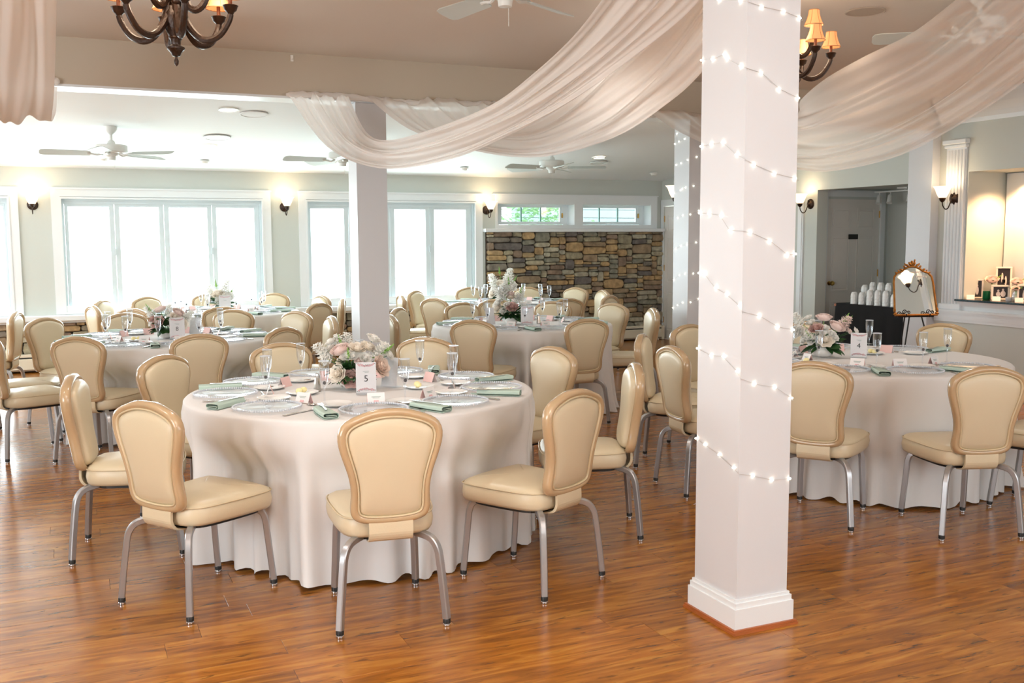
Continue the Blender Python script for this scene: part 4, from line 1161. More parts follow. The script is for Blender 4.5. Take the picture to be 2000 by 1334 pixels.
L_r = [[-.017, 7.77, 2.64], [-.031, 7.337, 2.429], [-.059, 6.918, 2.318], [-.038, 6.499, 2.393], [-.015, 6.089, 2.561], [0, 5.68, 2.698], [.014, 5.267, 2.804], [.022, 4.856, 2.9], [.028, 4.44, 2.97]]
L_l = [[-.654, 7.772, 2.64], [-.597, 7.341, 2.402], [-.553, 6.925, 2.287], [-.515, 6.534, 2.372], [-.485, 6.157, 2.54], [-.456, 5.776, 2.679], [-.425, 5.391, 2.789], [-.394, 5.005, 2.892], [-.363, 4.615, 2.97]]
def swag(a, b, sag, folds, seed, nv=64):
    """cloth between two edge curves, sagging between them and gathered into lengthwise folds"""
    r = random.Random(seed); A, B = cr(a, 6), cr(b, 6); G = []
    ph = [r.uniform(0, 6.28) for _ in range(6)]
    for i in range(len(A)):
        t = i / (len(A) - 1); row = []
        d = B[i] - A[i]
        tg = (A[min(i + 1, len(A) - 1)] - A[max(i - 1, 0)]).normalized()
        nrm = d.cross(tg); nrm.normalize()
        amp = .030 * (.55 + .45 * math.sin(PI * t)) + .012
        for j in range(nv + 1):
            v = j / nv
            vv = v + .035 * math.sin(2 * PI * (folds * .5 * v + 1.3 * t) + ph[0]) * math.sin(PI * v)
            p = A[i] + d * vv
            edge = min(1, 5 * v, 5 * (1 - v))
            f = math.sin(2 * PI * folds * v + ph[1] + 1.1 * math.sin(3 * t + ph[2])) * .6 + math.sin(2 * PI * folds * .43 * v + 2.2 * t + ph[3]) * .7 + .35 * math.sin(2 * PI * folds * 2.1 * v - 3 * t + ph[4])
            p = p + nrm * (amp * f * (.35 + .65 * edge)) + Vector((0, 0, -sag * 4 * v * (1 - v) * math.sin(PI * min(1, t * 1.05))))
            p.z = min(p.z, ZC - .012)
            row.append(p)
        G.append(row)
    m = MB(); m.grid(G); return m
def drape(label, sheets, mt, x0, x1, group='sheer swags under the ceiling'):
    t = thing('sheer_drape', label, 'drape', (0, 0, 0), 0, group)
    for i, (a, b, sag, fo, sd) in enumerate(sheets):
        part('swag', swag(a, b, sag, fo, sd), mt, t, 'all')
    # ruched pole heading pinned along the lower edge of the beam
    r = random.Random(int(x0 * 10) + 3); path = []; rad = []
    n = 60
    for i in range(n + 1):
        u = i / n; path.append((x0 + (x1 - x0) * u, YB - .035 + r.uniform(-.006, .006), ZB + .022 + .012 * math.sin(u * 9) + r.uniform(-.005, .005))); rad.append(.026 * r.uniform(.72, 1.15) * (1 if 0 < i < n else .4))
    part('ruched_heading', MB().tube(path, rad, 10), mt, t, 'all')
drape('white sheer swag tied above the plain column, sweeping up to the front pillar', [(A_top, A_bot, .02, 4.6, 1), (B_top, B_bot, .03, 5.2, 2)], M_DRAPE, 1.58, 3.55)
drape('thin white sheer swag on the right passing behind the front pillar', [(C_top, C_bot, .08, 5, 4)], M_DRAPE2, 4.78, 6.95)
drape('white sheer swag hanging at the top left corner beside the bronze chandelier', [(L_l, L_r, .05, 2.6, 5)], M_DRAPE, -.66, .0)

# ------------------------------------------------------------------ fairy lights wound round the columns
S1 = [[[2.34, 3.259, 2.465], [2.34, 3.124, 2.432], [2.403, 3.083, 2.407], [2.505, 3.083, 2.399], [2.581, 3.083, 2.381]],
 [[2.34, 3.366, 2.255], [2.34, 3.294, 2.247], [2.34, 3.218, 2.253], [2.34, 3.201, 2.235], [2.34, 3.114, 2.193], [2.407, 3.083, 2.166], [2.492, 3.083, 2.112], [2.583, 3.083, 2.083]],
 [[2.34, 3.361, 1.917], [2.34, 3.295, 1.919], [2.34, 3.218, 1.92], [2.34, 3.129, 1.866], [2.382, 3.083, 1.826], [2.479, 3.083, 1.795], [2.578, 3.083, 1.778]],
 [[2.34, 3.365, 1.652], [2.34, 3.302, 1.648], [2.34, 3.223, 1.638], [2.34, 3.162, 1.58], [2.371, 3.083, 1.571], [2.464, 3.083, 1.538], [2.549, 3.083, 1.484], [2.586, 3.083, 1.488]],
 [[2.34, 3.362, 1.41], [2.34, 3.327, 1.409], [2.34, 3.249, 1.355], [2.34, 3.178, 1.334], [2.34, 3.093, 1.293], [2.423, 3.083, 1.251], [2.51, 3.083, 1.206], [2.586, 3.083, 1.191]],
 [[2.34, 3.366, 1.102], [2.34, 3.273, 1.082], [2.34, 3.191, 1.087], [2.34, 3.101, 1.039], [2.405, 3.083, 0.989], [2.504, 3.083, 0.968], [2.586, 3.083, 0.92]],
 [[2.34, 3.366, 0.727], [2.34, 3.305, 0.713], [2.34, 3.207, 0.69], [2.34, 3.113, 0.657], [2.407, 3.083, 0.624], [2.499, 3.083, 0.598], [2.586, 3.083, 0.595]]]
S2 = [[[5.293, 8.04, 2.441], [5.293, 8.01, 2.533], [5.293, 7.971, 2.456], [5.293, 7.879, 2.472]], [[5.293, 8.012, 2.243], [5.293, 7.932, 2.253], [5.293, 7.824, 2.274], [5.372, 7.8, 2.303]],
 [[5.293, 8.042, 1.979], [5.293, 7.937, 2.001], [5.293, 7.906, 2.013], [5.293, 7.855, 2.022], [5.342, 7.8, 2.036]], [[5.293, 7.978, 1.744], [5.293, 7.892, 1.765], [5.31, 7.8, 1.772], [5.405, 7.8, 1.808]],
 [[5.293, 8.001, 1.452], [5.293, 7.92, 1.48], [5.293, 7.82, 1.492], [5.379, 7.8, 1.512]], [[5.293, 8.031, 1.158], [5.293, 7.937, 1.202], [5.293, 7.845, 1.218], [5.353, 7.8, 1.222]],
 [[5.293, 8.04, .886], [5.293, 7.96, .915], [5.293, 7.879, .946], [5.325, 7.8, .953], [5.416, 7.8, .983]]]
bulb_me = MB().ball((0, 0, 0), .0044, 8, 5).mesh('bulb', M_FAIRY, 'all')
def fairy(label, runs, c, half, up):
    t = thing('string_lights', label, 'string lights', (0, 0, 0), 0, 'fairy lights on the columns')
    pts = []
    x0, x1, y0, y1 = c
    for i, run in enumerate(runs):
        o = [Vector(p) for p in run]
        for p in o:                       # stand off the painted face
            if abs(p.x - x0) < .002: p.x -= .006
            if abs(p.y - y0) < .002: p.y -= .006
        P = []
        for a, b in zip(o, o[1:]):
            P.append(a)
            if a.x < x0 and b.y < y0: P.append(Vector((x0 - .006, y0 - .006, (a.z + b.z) / 2)))
        P.append(o[-1])
        # carry the wire on round the two faces that are turned away
        z0 = o[-1].z; z1 = runs[i + 1][0][2] if (i + 1 < len(runs) and not up) else (runs[i - 1][0][2] if up and i else z0 - .15)
        P += [Vector((x1 + .006, y0 - .006, z0 + (z1 - z0) * .05)), Vector((x1 + .006, y1 + .006, z0 + (z1 - z0) * .5)), Vector((x0 - .006, y1 + .006, z1))]
        part('wire', MB().tube(P, .0008, 5), M_WIRE, t)
        for p in o: link('bulb', bulb_me, t, p)
    return t
fairy('warm white fairy lights wound round the white front pillar', S1, (2.34, 2.587, 3.083, 3.368), None, False)
fairy('warm white fairy lights on the column behind the front pillar', S2, (5.293, 5.545, YB, YB + .25), None, True)

# ------------------------------------------------------------------ ceiling fittings
def downlight(x, y, label, z, tilt=0.0, lit=True, r=.092):
    t = thing('recessed_light', label, 'ceiling light', (x, y, z), 0, 'recessed ceiling lights')
    t.rotation_euler = (tilt, 0, 0)
    part('trim_ring', MB().lathe([(r * .74, -.001), (r * .80, -.008), (r, -.006), (r, -.0005), (r * .74, -.0005)], 28, cap=False), M_FANW, t, True)
    part('lamp', MB().lathe([(r * .74, -.003), (.0001, -.004)], 28, cap=False), M_CANL if lit else M_FANW, t, True)
tl = -math.atan(SLOPE)
downlight(1.402, 9.465, 'round recessed light in the white ceiling nearest the beam', zsun(9.465), tl)
downlight(1.455, 11.342, 'round recessed light in the white ceiling nearest the windows', zsun(11.342), tl)
downlight(6.258, 11.249, 'round recessed light in the white ceiling near the small windows', zsun(11.249), tl)
downlight(3.362, 5.443, 'round recessed light in the taupe ceiling above the left sweep of sheer cloth', ZC)
downlight(5.569, 5.409, 'round recessed light in the taupe ceiling seen through the right-hand sheer', ZC)
def disc(x, y, z, r, label, mt, tilt=0.0):
    t = thing('ceiling_speaker', label, 'speaker', (x, y, z), 0); t.rotation_euler = (tilt, 0, 0)
    part('grille', MB().lathe([(r * .92, -.001), (r * .9, -.006), (.0001, -.008)], 32, cap=False), mt, t, True)
    part('bezel', MB().lathe([(r * .90, -.001), (r * .93, -.009), (r, -.006), (r, -.0005)], 32, cap=False), mt, t, True)
disc(1.471, 10.80, zsun(10.80), .14, 'round white ceiling speaker beside the recessed light', M_FANW, tl)
disc(1.65, 9.60, zsun(9.60), .13, 'faint white ceiling speaker right of the nearest recessed light', M_WCEIL, tl)
disc(6.45, 11.6, zsun(11.6), .12, 'faint white ceiling speaker near the small windows', M_FANW, tl)
disc(4.71, 4.996, ZC, .125, 'round grey speaker grille in the taupe ceiling above the right-hand table', M_GREYSP)
def smoke(x, y, label):
    t = thing('smoke_detector', label, 'detector', (x, y, zsun(y)), 0, 'small ceiling detectors'); t.rotation_euler = (tl, 0, 0)
    part('base', MB().lathe([(.06, 0), (.06, -.012), (.0001, -.013)], 20), M_PLASTIC, t, True)
    part('sensor_cap', MB().lathe([(.045, -.012), (.036, -.034), (.018, -.042), (.0001, -.043)], 20), M_PLASTIC, t, True)
smoke(1.518, 12.3, 'small white detector on the ceiling right of the left fan')
smoke(.411, 12.3, 'small white detector on the ceiling behind the left fan')
smoke(4.81, 12.3, 'small white detector on the ceiling left of the right fan')
smoke(7.738, 12.3, 'small white detector on the ceiling above the stone wall')
t = thing('wall_hook', 'small white hook on the taupe beam left of the sheer heading', 'hook', (1.64, YB, 2.945), 0)
part('base', MB().cbox((0, -.004, 0), (.022, .008, .05), .003), M_PLASTIC, t)
part('hook', MB().tube([(0, -.008, -.005), (0, -.016, -.016), (0, -.02, -.008)], .004, 6), M_PLASTIC, t)

def ceiling_fan(x, y, zc, zh, yaw, label, mt=None, bl=.64, chain=True):
    """zc ceiling height, zh height of the motor housing's middle"""
    t = thing('ceiling_fan', label, 'ceiling fan', (x, y, zh), yaw, 'white five-blade ceiling fans')
    h = zc - zh
    part('canopy', MB().lathe([(.062, h + .01), (.062, h - .02), (.042, h - .05), (.018, h - .07)], 20), M_FANW, t, True)
    part('down_rod', MB().lathe([(.014, h - .05), (.014, .09), (.030, .08), (.040, .05), (.055, .042)], 16), M_FANW, t, True)
    part('motor_housing', MB().lathe([(.055, .045), (.135, .042), (.148, .032), (.150, -.022), (.140, -.034), (.070, -.036), (.066, -.05)], 32), M_FANW, t, True)
    part('switch_housing', MB().lathe([(.058, -.036), (.058, -.06), (.040, -.072), (.036, -.105), (.0001, -.112)], 24), M_FANW, t, True)
    for k in range(5):
        a = 2 * PI * k / 5
        M = Matrix.Rotation(a, 3, 'Z') @ Matrix.Rotation(.30, 3, 'X')
        R = Matrix.Rotation(a, 3, 'Z')
        br = MB().tube([R @ Vector((.085, 0, -.036)), R @ Vector((.13, 0, -.056)), R @ Vector((.18, 0, -.046)), R @ Vector((.22, 0, -.042))], [.012, .009, .009, .012], 6)
        part('blade_arm', br, M_FANW, t)
        pts = [(.19, -.045), (.20, -.055), (bl - .05, -.068), (bl - .012, -.058), (bl, -.03), (bl, .03), (bl - .012, .058), (bl - .05, .068), (.20, .055), (.19, .045)]
        bm2 = MB(); bm2.prism(pts, -.003, .003, Matrix.Rotation(.30, 3, 'X'))
        bm2.v = [tuple(R @ Vector(v) + Vector((0, 0, -.042))) for v in bm2.v]
        part('blade', bm2, M_FANB, t)
    if chain: part('pull_chain', MB().tube([(.03, .0, -.10), (.03, 0, -.20)], .0018, 5), M_FANW, t)
ceiling_fan(.43, 10.5, zsun(10.5), 2.44, math.radians(38), 'white ceiling fan above the left-hand tables')
ceiling_fan(2.72, 10.5, zsun(10.5), 2.44, math.radians(40), 'white ceiling fan half hidden by the sheer above the plain column')
ceiling_fan(5.26, 10.6, zsun(10.6), 2.43, math.radians(46), 'white ceiling fan under the sweep of sheer before the small windows')
ceiling_fan(2.155, 4.89, ZC, 2.87, math.radians(30), 'white ceiling fan at the top edge of the picture', None, .60)
ceiling_fan(5.026, 4.393, ZC, 2.80, math.radians(68), 'white ceiling fan seen through the right-hand sheer', None, .60)

def point(name, loc, power, colr, rad, parent=None):
    d = bpy.data.lights.new(name, 'POINT'); d.energy = power; d.color = colr; d.shadow_soft_size = rad
    o = bpy.data.objects.new(name, d); col.objects.link(o); o.location = loc
    if parent: o.parent = parent
    return o
def chandelier(x, y, zf, R, s, label, rot):
    """zf height of the bottom finial; R radius of the lower ring of arms"""
    t = thing('chandelier', label, 'chandelier', (x, y, zf), rot, 'bronze chandeliers with small shades')
    S = lambda L: [(a * s, b * s) for a, b in L]
    part('finial', MB().lathe(S([(.0001, 0), (.010, .012), (.012, .028), (.006, .042), (.006, .048), (.020, .052), (.026, .066), (.036, .078), (.044, .086), (.044, .094), (.034, .098)]), 20), M_BRONZE, t, True)
    part('centre_column', MB().lathe(S([(.034, .096), (.024, .106), (.026, .128), (.034, .140), (.032, .146), (.040, .165), (.058, .215), (.062, .255), (.054, .272), (.050, .290), (.034, .300), (.030, .33), (.026, .40), (.034, .43), (.024, .45), (.020, .62), (.030, .66), (.012, .70)]), 20), M_BRONZE, t, True)
    def arms(n, rad, zb, ztop, off, sc):
        for k in range(n):
            a = 2 * PI * k / n + off
            Rz = Matrix.Rotation(a, 3, 'Z')
            P = [(.040 * s, zb + .155), (.055 * s, zb + .085), (rad * .38, zb + .020), (rad * .58, zb), (rad * .80, zb + .022), (rad * .955, zb + .075), (rad, ztop - .008)]
            path = cr([Rz @ Vector((r_, 0, z_)) for r_, z_ in P], 4)
            arm = part('arm', MB().tube(path, [.0195 * s - .004 * s * i / len(path) for i in range(len(path))], 8), M_BRONZE, t, True)
            part('scroll', MB().ball(Rz @ Vector((.052 * s, 0, zb + .16)), .022 * s, 10, 6), M_BRONZE, arm, True)
            c = Rz @ Vector((rad, 0, ztop))
            part('candle_cup', MB().lathe(S([(.012, -.012), (.018, 0), (.030, .010), (.037, .030), (.040, .033), (.034, .036), (.010, .034)]), 16, c), M_BRONZE, arm, True)
            part('candle_sleeve', MB().lathe(S([(.010, .034), (.010, .085), (.007, .088)]), 10, c), M_BROWNW, arm, True)
            sh_ = part('lamp_shade', MB().lathe(S([(.066, .075), (.060, .090), (.048, .118), (.039, .150), (.036, .182), (.0345, .182), (.0375, .150), (.0465, .118), (.0585, .090), (.0645, .075)]), 20, c, cap=False), M_SHADE, arm, True)
            tr_ = MB()
            for q in range(6):
                b_ = q * PI / 3
                tr_.tube([c + Vector((r_ * math.cos(b_), r_ * math.sin(b_), z_)) * 1.0 for r_, z_ in S([(.0665, .075), (.0605, .090), (.0485, .118), (.0395, .150), (.0365, .182)])], .0013, 4)
            for r_, z_ in S([(.066, .076), (.036, .181)]): tr_.tube([c + Vector((r_ * math.cos(k_ * PI / 8), r_ * math.sin(k_ * PI / 8), z_)) for k_ in range(16)], .0022, 5, closed=True)
            part('shade_braid', tr_, M_SHTRIM, arm)
            part('bulb', MB().ball(c + Vector((0, 0, .112 * s)), .013 * s, 8, 6, (1, 1, 1.6)), M_BULB, arm, True)
    arms(6, R, .11, .225, 0, 1)
    arms(3, R * .62, .24, .355, .12, 1)
    H = ZC - zf
    if H > .72 * s:
        m = MB(); z = .69 * s
        while z < H - .04:
            m.tube([(0, .010, z), (0, .006, z + .02), (0, -.006, z + .02), (0, -.010, z), (0, -.006, z - .012), (0, .006, z - .012)], .003, 5, closed=True); z += .028
        part('chain', m, M_BRONZE, t)
    part('canopy', MB().lathe([(.06, H), (.055, H - .015), (.02, H - .03), (.0001, H - .031)], 20), M_BRONZE, t, True)
    for k in range(3):
        a = 2 * PI * k / 3
        point('chandelier_glow', (x + R * .8 * math.cos(a), y + R * .8 * math.sin(a), zf + .40 * s), 2.0, WARM, .06)
chandelier(.468, 4.611, 2.305, .245, .86, 'dark bronze chandelier at the top left, its shades cut by the frame', -.46)
chandelier(3.83, 4.68, 2.35, .25, .80, 'dark bronze chandelier with lit parchment shades behind the front pillar', -.54)

def sconce(x, y, z, ang, label, power=2.2):
    """ang: direction the arm points away from the wall"""
    t = thing('wall_sconce', label, 'wall lamp', (x, y, z), ang, 'bronze wall sconces with frosted shades')
    Rx = Matrix.Rotation(PI / 2, 3, 'Y')
    part('backplate', MB().lathe([(.062, 0), (.062, .008), (.050, .014), (.046, .022), (.030, .028), (.018, .040), (.0001, .045)], 24, M=Rx), M_BRONZE, t, True)
    path = cr([(.03, 0, .0), (.055, 0, -.04), (.085, 0, -.098), (.125, 0, -.108), (.158, 0, -.075), (.168, 0, -.035)], 5)
    part('arm', MB().tube(path, .0058, 8), M_BRONZE, t, True)
    part('finial', MB().ball((.04, 0, .035), .010, 8, 5, (1, 1, 1.5)), M_BRONZE, t, True)
    part('shade_holder', MB().lathe([(.008, -.04), (.024, -.026), (.034, .0), (.036, .006)], 16, (.168, 0, 0)), M_BRONZE, t, True)
    prof = [(.030, .0), (.044, .022), (.058, .050), (.068, .080), (.080, .105), (.098, .122), (.095, .122), (.076, .107), (.064, .080), (.054, .050), (.040, .022), (.026, .004)]
    m = MB(); m.lathe(prof, 32, (.168, 0, 0), cap=False)
    part('glass_shade', m, M_FROST, t, True)
    part('bulb', MB().ball((.168, 0, .06), .022, 10, 6, (1, 1, 1.3)), M_BULB, t, True)
    c = Vector((x, y, z)) + Matrix.Rotation(ang, 3, 'Z') @ Vector((.168, 0, .14))
    point('sconce_glow', c, power, (1, .76, .50), .05)
sconce(-.36, YW, 1.985, -PI / 2, 'wall sconce between the two leftmost windows', 2.8)
sconce(2.605, YW, 1.985, -PI / 2, 'wall sconce between the middle windows')
sconce(5.46, YW, 1.965, -PI / 2, 'wall sconce beside the small windows above the stone')
sconce(XR - .02, 7.535, 1.945, PI, 'wall sconce on the fluted pilaster beside the niche')
sconce(XR, 9.73, 1.965, PI, 'wall sconce left of the alcove opening, partly behind the front pillar')
sconce(5.42, YB + .25, 1.94, PI / 2, 'wall sconce on the back of the column strung with fairy lights')
sconce(XR - .02, 5.29, 1.945, PI, 'wall sconce on the far side of the niche, seen in the gold mirror', .7)

# ------------------------------------------------------------------ alcove: black-clothed table with stacked cups, track light, switch
t = thing('buffet_table', 'narrow table under black cloth inside the alcove', 'table', (8.78, 8.82, 0), 0)
part('tabletop', MB().box((0, 0, .735), (.54, 1.16, .03)), M_OAKTRIM, t)
for sx in (-1, 1):
    for sy in (-1, 1): part('leg', MB().tube([(sx * .22, sy * .52, 0), (sx * .22, sy * .52, .72)], .018, 8), M_STEEL, t)
m = MB(); G = []; n = 160
hx, hy = .285, .595
def rr_pt(s, ex, ins=0.0):
    a = 2 * PI * s; c, q = math.cos(a), math.sin(a)
    k = (abs(c) ** 10 + abs(q) ** 10) ** (-.1)
    return c * k * (hx - ins) + ex * c, q * k * (hy - ins) + ex * q
for z, ins, amp in ((.757, .28, 0), (.757, .02, 0), (.756, .004, 0), (.745, 0, 0), (.60, 0, .006), (.35, 0, .014), (.12, 0, .022), (.006, 0, .028)):
    row = []
    for i in range(n):
        s = i / n; f = math.sin(2 * PI * 17 * s) + .5 * math.sin(2 * PI * 29 * s + 1)
        x, y = rr_pt(s, amp * f * .6 + amp, ins); row.append((8.78 + x, 8.82 + y, z))
    G.append(row)
m.grid(G, True); m.f.append(tuple(range(n)))
tag(link('tablecloth', m.mesh('tablecloth', M_BLKCL, 'all')), 'black cloth hanging to the floor over the alcove table', 'tablecloth')
def make_cup():
    t = thing('coffee_cup', '', 'cup')
    part('cup_body', MB().lathe([(.040, 0), (.043, 0), (.0435, .003), (.041, .030), (.036, .052), (.027, .066), (.024, .070), (.021, .070), (.020, .066), (.0001, .066)], 20), M_CHINA, t, True)
    part('handle', MB().tube(cr([(.040, 0, .014), (.056, 0, .012), (.062, 0, .030), (.052, 0, .046), (.036, 0, .048)], 3), .0045, 6), M_CHINA, t, True)
    return t
CUP = make_cup(); cu_used = [0]
stacks = [(8.60, 9.16, 3, 'front'), (8.60, 9.03, 3, 'front'), (8.60, 8.90, 4, 'front'), (8.60, 8.775, 4, 'front'), (8.60, 8.65, 4, 'front'), (8.60, 8.525, 3, 'front'),
          (8.74, 9.14, 5, 'middle'), (8.74, 9.01, 5, 'middle'), (8.74, 8.88, 6, 'middle'), (8.74, 8.755, 6, 'middle'), (8.74, 8.63, 5, 'middle'),
          (8.88, 9.28, 5, 'back'), (8.88, 9.15, 6, 'back'), (8.88, 9.02, 6, 'back'), (8.88, 8.89, 6, 'back'), (8.88, 8.765, 6, 'back')]
LEV = ['topmost', 'second from top', 'third from top', 'fourth from top', 'fifth from top', 'sixth from top']
ORD = ['first', 'second', 'third', 'fourth', 'fifth', 'sixth']
for (x, y, n, row) in stacks:
    for k in range(n):
        lb = 'white cup, %s in the %s stack of the %s row from the door' % (LEV[n - 1 - k], ORD[sum(1 for q in stacks if q[3] == row and q[1] > y)], row)
        a = -PI / 2 - .5 + rnd.uniform(-.12, .12)
        z = .758 + k * .037
        if not cu_used[0]:
            cu_used[0] = 1; CUP.location = (x, y, z); CUP.rotation_euler = (0, 0, a); CUP['label'] = lb; CUP['group'] = 'stacked cups, %s row' % row
        else: copy_tree(CUP, (x, y, z), a, lb, 'stacked cups, %s row' % row)
t = thing('tent_card', 'small tan folded card at the front edge of the black-clothed table', 'card', (8.56, 8.43, .758), -PI / 2 - .6)
part('front_leaf', MB().box((0, -.008, .02), (.06, .002, .042), M=Matrix.Rotation(-.35, 3, 'X')), M_ROSEC, t)
part('back_leaf', MB().box((0, .008, .02), (.06, .002, .042), M=Matrix.Rotation(.35, 3, 'X')), M_ROSEC, t)
t = thing('track_light', 'white ceiling track with three small spotlights in the alcove', 'spotlight', (9.30, 9.05, 2.16), 0)
part('canopy', MB().cbox((0, .06, -.012), (.10, .16, .024), .006), M_PLASTIC, t)
part('track_bar', MB().cbox((0, 0, -.045), (.022, 1.10, .020), .004), M_FANW, t)
for y in (.06, .0): part('stand_off', MB().tube([(0, y, -.02), (0, y, -.04)], .007, 6), M_FANW, t)
for y in (.47, .29, -.02):
    sp = part('spot_head', MB().lathe([(.020, .05), (.026, .04), (.030, -.02), (.034, -.06), (.028, -.06), (.0001, -.05)], 16, (-.02, y - .01, -.135), Matrix.Rotation(.35, 3, 'Y') @ Matrix.Rotation(-.25, 3, 'X')), M_FANW, t, True)
    part('neck', MB().tube([(0, y, -.05), (0, y, -.09)], .007, 6), M_FANW, sp)
t = thing('light_switch', 'white light switch plate on the alcove wall', 'switch', (9.66, 9.33, 1.24), 0)
part('plate', MB().cbox((-.004, 0, 0), (.008, .075, .118), .003), M_PLASTIC, t)
part('rocker', MB().cbox((-.010, 0, 0), (.006, .034, .066), .002), M_DOORW, t)

# ------------------------------------------------------------------ gilt mirror on a black easel
MY = math.radians(-18)
e = thing('easel', 'black wrought-iron easel with scrolled hooks holding the gold mirror', 'easel', (7.78, 7.44, 0), MY)
ez = .775
for s in (-1, 1):
    part('leg', MB().tube([(s * .23, -.16, 0), (s * .06, -.02, ez), (s * .03, .08, 1.20)], .0075, 8), M_IRON, e, True)
part('leg', MB().tube([(0, .34, 0), (0, .10, 1.20)], .0075, 8), M_IRON, e, True)
part('crossbar', MB().tube([(-.19, -.03, ez - .02), (.19, -.03, ez - .02)], .007, 8), M_IRON, e, True)
def spiral(cx, cz, r0, turns, sgn, a0, y):
    P = []
    for i in range(34):
        t_ = i / 33; a = a0 + sgn * turns * 2 * PI * t_; r_ = r0 * (1 - .78 * t_)
        P.append((cx + r_ * math.cos(a), y, cz + r_ * math.sin(a)))
    return P
for s in (-1, 1):
    hk = part('hook', MB().tube([(s * .125, -.02, ez - .02), (s * .125, -.075, ez - .02), (s * .125, -.080, ez + .012)], .006, 8), M_IRON, e, True)
    part('scroll', MB().tube(spiral(s * .125 - .024, ez + .030, .024, 1.3, 1, 0, -.080), .0045, 6), M_IRON, hk, True)
    part('scroll', MB().tube(spiral(s * .125 + .022, ez + .024, .019, 1.3, -1, PI, -.080), .0045, 6), M_IRON, hk, True)
mi = thing('mirror', 'arched gold-framed mirror with a carved crest and white lettering, on the easel', 'mirror', (7.78, 7.44, ez - .008), MY)
LM = Matrix.Rotation(-.235, 3, 'X')
OL = [(-.225, 0), (.225, 0), (.222, .06), (.214, .20), (.208, .34), (.198, .392), (.165, .430), (.11, .448), (.085, .470), (.04, .492), (0, .497), (-.04, .492), (-.085, .470), (-.11, .448), (-.165, .430), (-.198, .392), (-.208, .34), (-.214, .20), (-.222, .06)]
m = MB(); m.prism([(x * .97, z * .985 + .004) for x, z in OL], -.001, .001, LM @ Matrix.Rotation(PI / 2, 3, 'X'), (0, -.035, .0))
part('looking_glass', m, M_MIRROR, mi)
m = MB(); m.prism([(x * .99, z * .99 + .002) for x, z in OL], -.004, .004, LM @ Matrix.Rotation(PI / 2, 3, 'X'), (0, -.028, 0))
part('backing', m, M_GOLD, mi)
m = MB(); m.tube([LM @ Vector((x, 0, z)) + Vector((0, -.036, .004)) for x, z in OL], .0105, 10, closed=True)
part('gilt_frame', m, M_GOLD, mi, True)
r = random.Random(4)
def crest(x, z, rot, s):
    m = MB(); m.ball((0, 0, 0), s, 8, 6, (.55, .5, 1.0))
    m.v = [tuple(LM @ (Matrix.Rotation(rot, 3, 'Y') @ Vector(v) + Vector((x, -.004, z))) + Vector((0, -.036, .004))) for v in m.v]
    part('carved_leaf', m, M_GOLD, mi, 'all')
for x, z, ro, s in ((0, .530, 0, .030), (-.022, .522, -.6, .026), (.022, .522, .6, .026), (.03, .555, .35, .018), (-.052, .508, -1.0, .024), (.052, .508, 1.0, .024), (-.083, .492, -.7, .020), (.083, .492, .7, .020), (-.075, .520, -.2, .014), (.075, .520, .2, .014), (-.118, .462, -1.1, .022), (.118, .462, 1.1, .022), (-.15, .452, -.5, .015), (.15, .452, .5, .015), (-.175, .432, -1.1, .017), (.175, .432, 1.1, .017),
                    (-.225, .05, .1, .026), (.225, .05, -.1, .026), (-.222, .10, .15, .018), (.222, .10, -.15, .018), (-.222, .015, 1.2, .022), (.222, .015, -1.2, .022)): crest(x, z, ro, s)
def mtext(s, x, z, size):
    o = text_mesh(mi, s, size, M_PAPER, LM @ Vector((x, 0, z)) + Vector((0, -.0405, .004)), (PI / 2 - .235, 0, 0), 'white_lettering', .25)
mtext('united for', .055, .432, .034); mtext('a market', .085, .385, .034)

# ------------------------------------------------------------------ niche shelf: framed photographs, cards, votives, blooms
ZS = .915
def photo_frame(x, y, w, h, label, style, ang=None, leanv=-.22):
    ang = math.atan2(y, x) - PI / 2 if ang is None else ang
    t = thing('photo_frame', label, 'photo frame', (x, y, ZS), ang, 'framed photographs in the niche')
    M = Matrix.Rotation(leanv, 3, 'X')
    f = MB(); b = w * .12
    for (cx, cz, dx, dz) in ((0, b / 2, w, b), (0, h - b / 2, w, b), (-w / 2 + b / 2, h / 2, b, h - 2 * b), (w / 2 - b / 2, h / 2, b, h - 2 * b)): f.cbox(M @ Vector((cx, 0, cz)), (dx, .014, dz), .003, M=M)
    part('moulding', f, M_FRAME, t)
    p = part('print', MB().box(M @ Vector((0, .003, h / 2)), (w - 2 * b + .004, .003, h - 2 * b + .004), M=M), M_PHOTO, t)
    q = MB()
    def blob(u, v, a, c):
        n = 12; q.add([M @ Vector((u * w + a * w * math.cos(2 * PI * k / n), .0005, v * h + c * h * math.sin(2 * PI * k / n))) for k in range(n)], [tuple(range(n))])
    if style == 'couple':
        blob(.10, .42, .10, .22); blob(.10, .68, .055, .06); blob(-.10, .38, .07, .2); blob(-.09, .62, .045, .05)
    elif style == 'pair':
        blob(-.12, .40, .12, .16); blob(-.12, .62, .06, .08); blob(.14, .42, .14, .20); blob(.13, .68, .06, .08)
    else:
        blob(-.10, .66, .07, .16); blob(.12, .56, .07, .16)
    part('pale_figures', q, M_ROSEP if style == 'feet' else M_PHOTOL, p)
    part('back_strut', MB().box((0, .06, h * .3), (.03, .003, h * .62), M=Matrix.Rotation(.32, 3, 'X')), M_BLACK, t)
photo_frame(8.55, 7.375, .145, .205, 'small pale photo frame at the left end of the niche shelf, sepia couple', 'couple')
photo_frame(8.55, 7.075, .170, .155, 'wide pale photo frame with a couple in white, before the taller frame', 'pair')
photo_frame(8.74, 7.20, .150, .335, 'tall silver photo frame showing two bare legs, at the back of the niche', 'feet')
photo_frame(8.55, 6.79, .145, .17, 'pale photo frame cut by the right edge of the picture', 'couple')
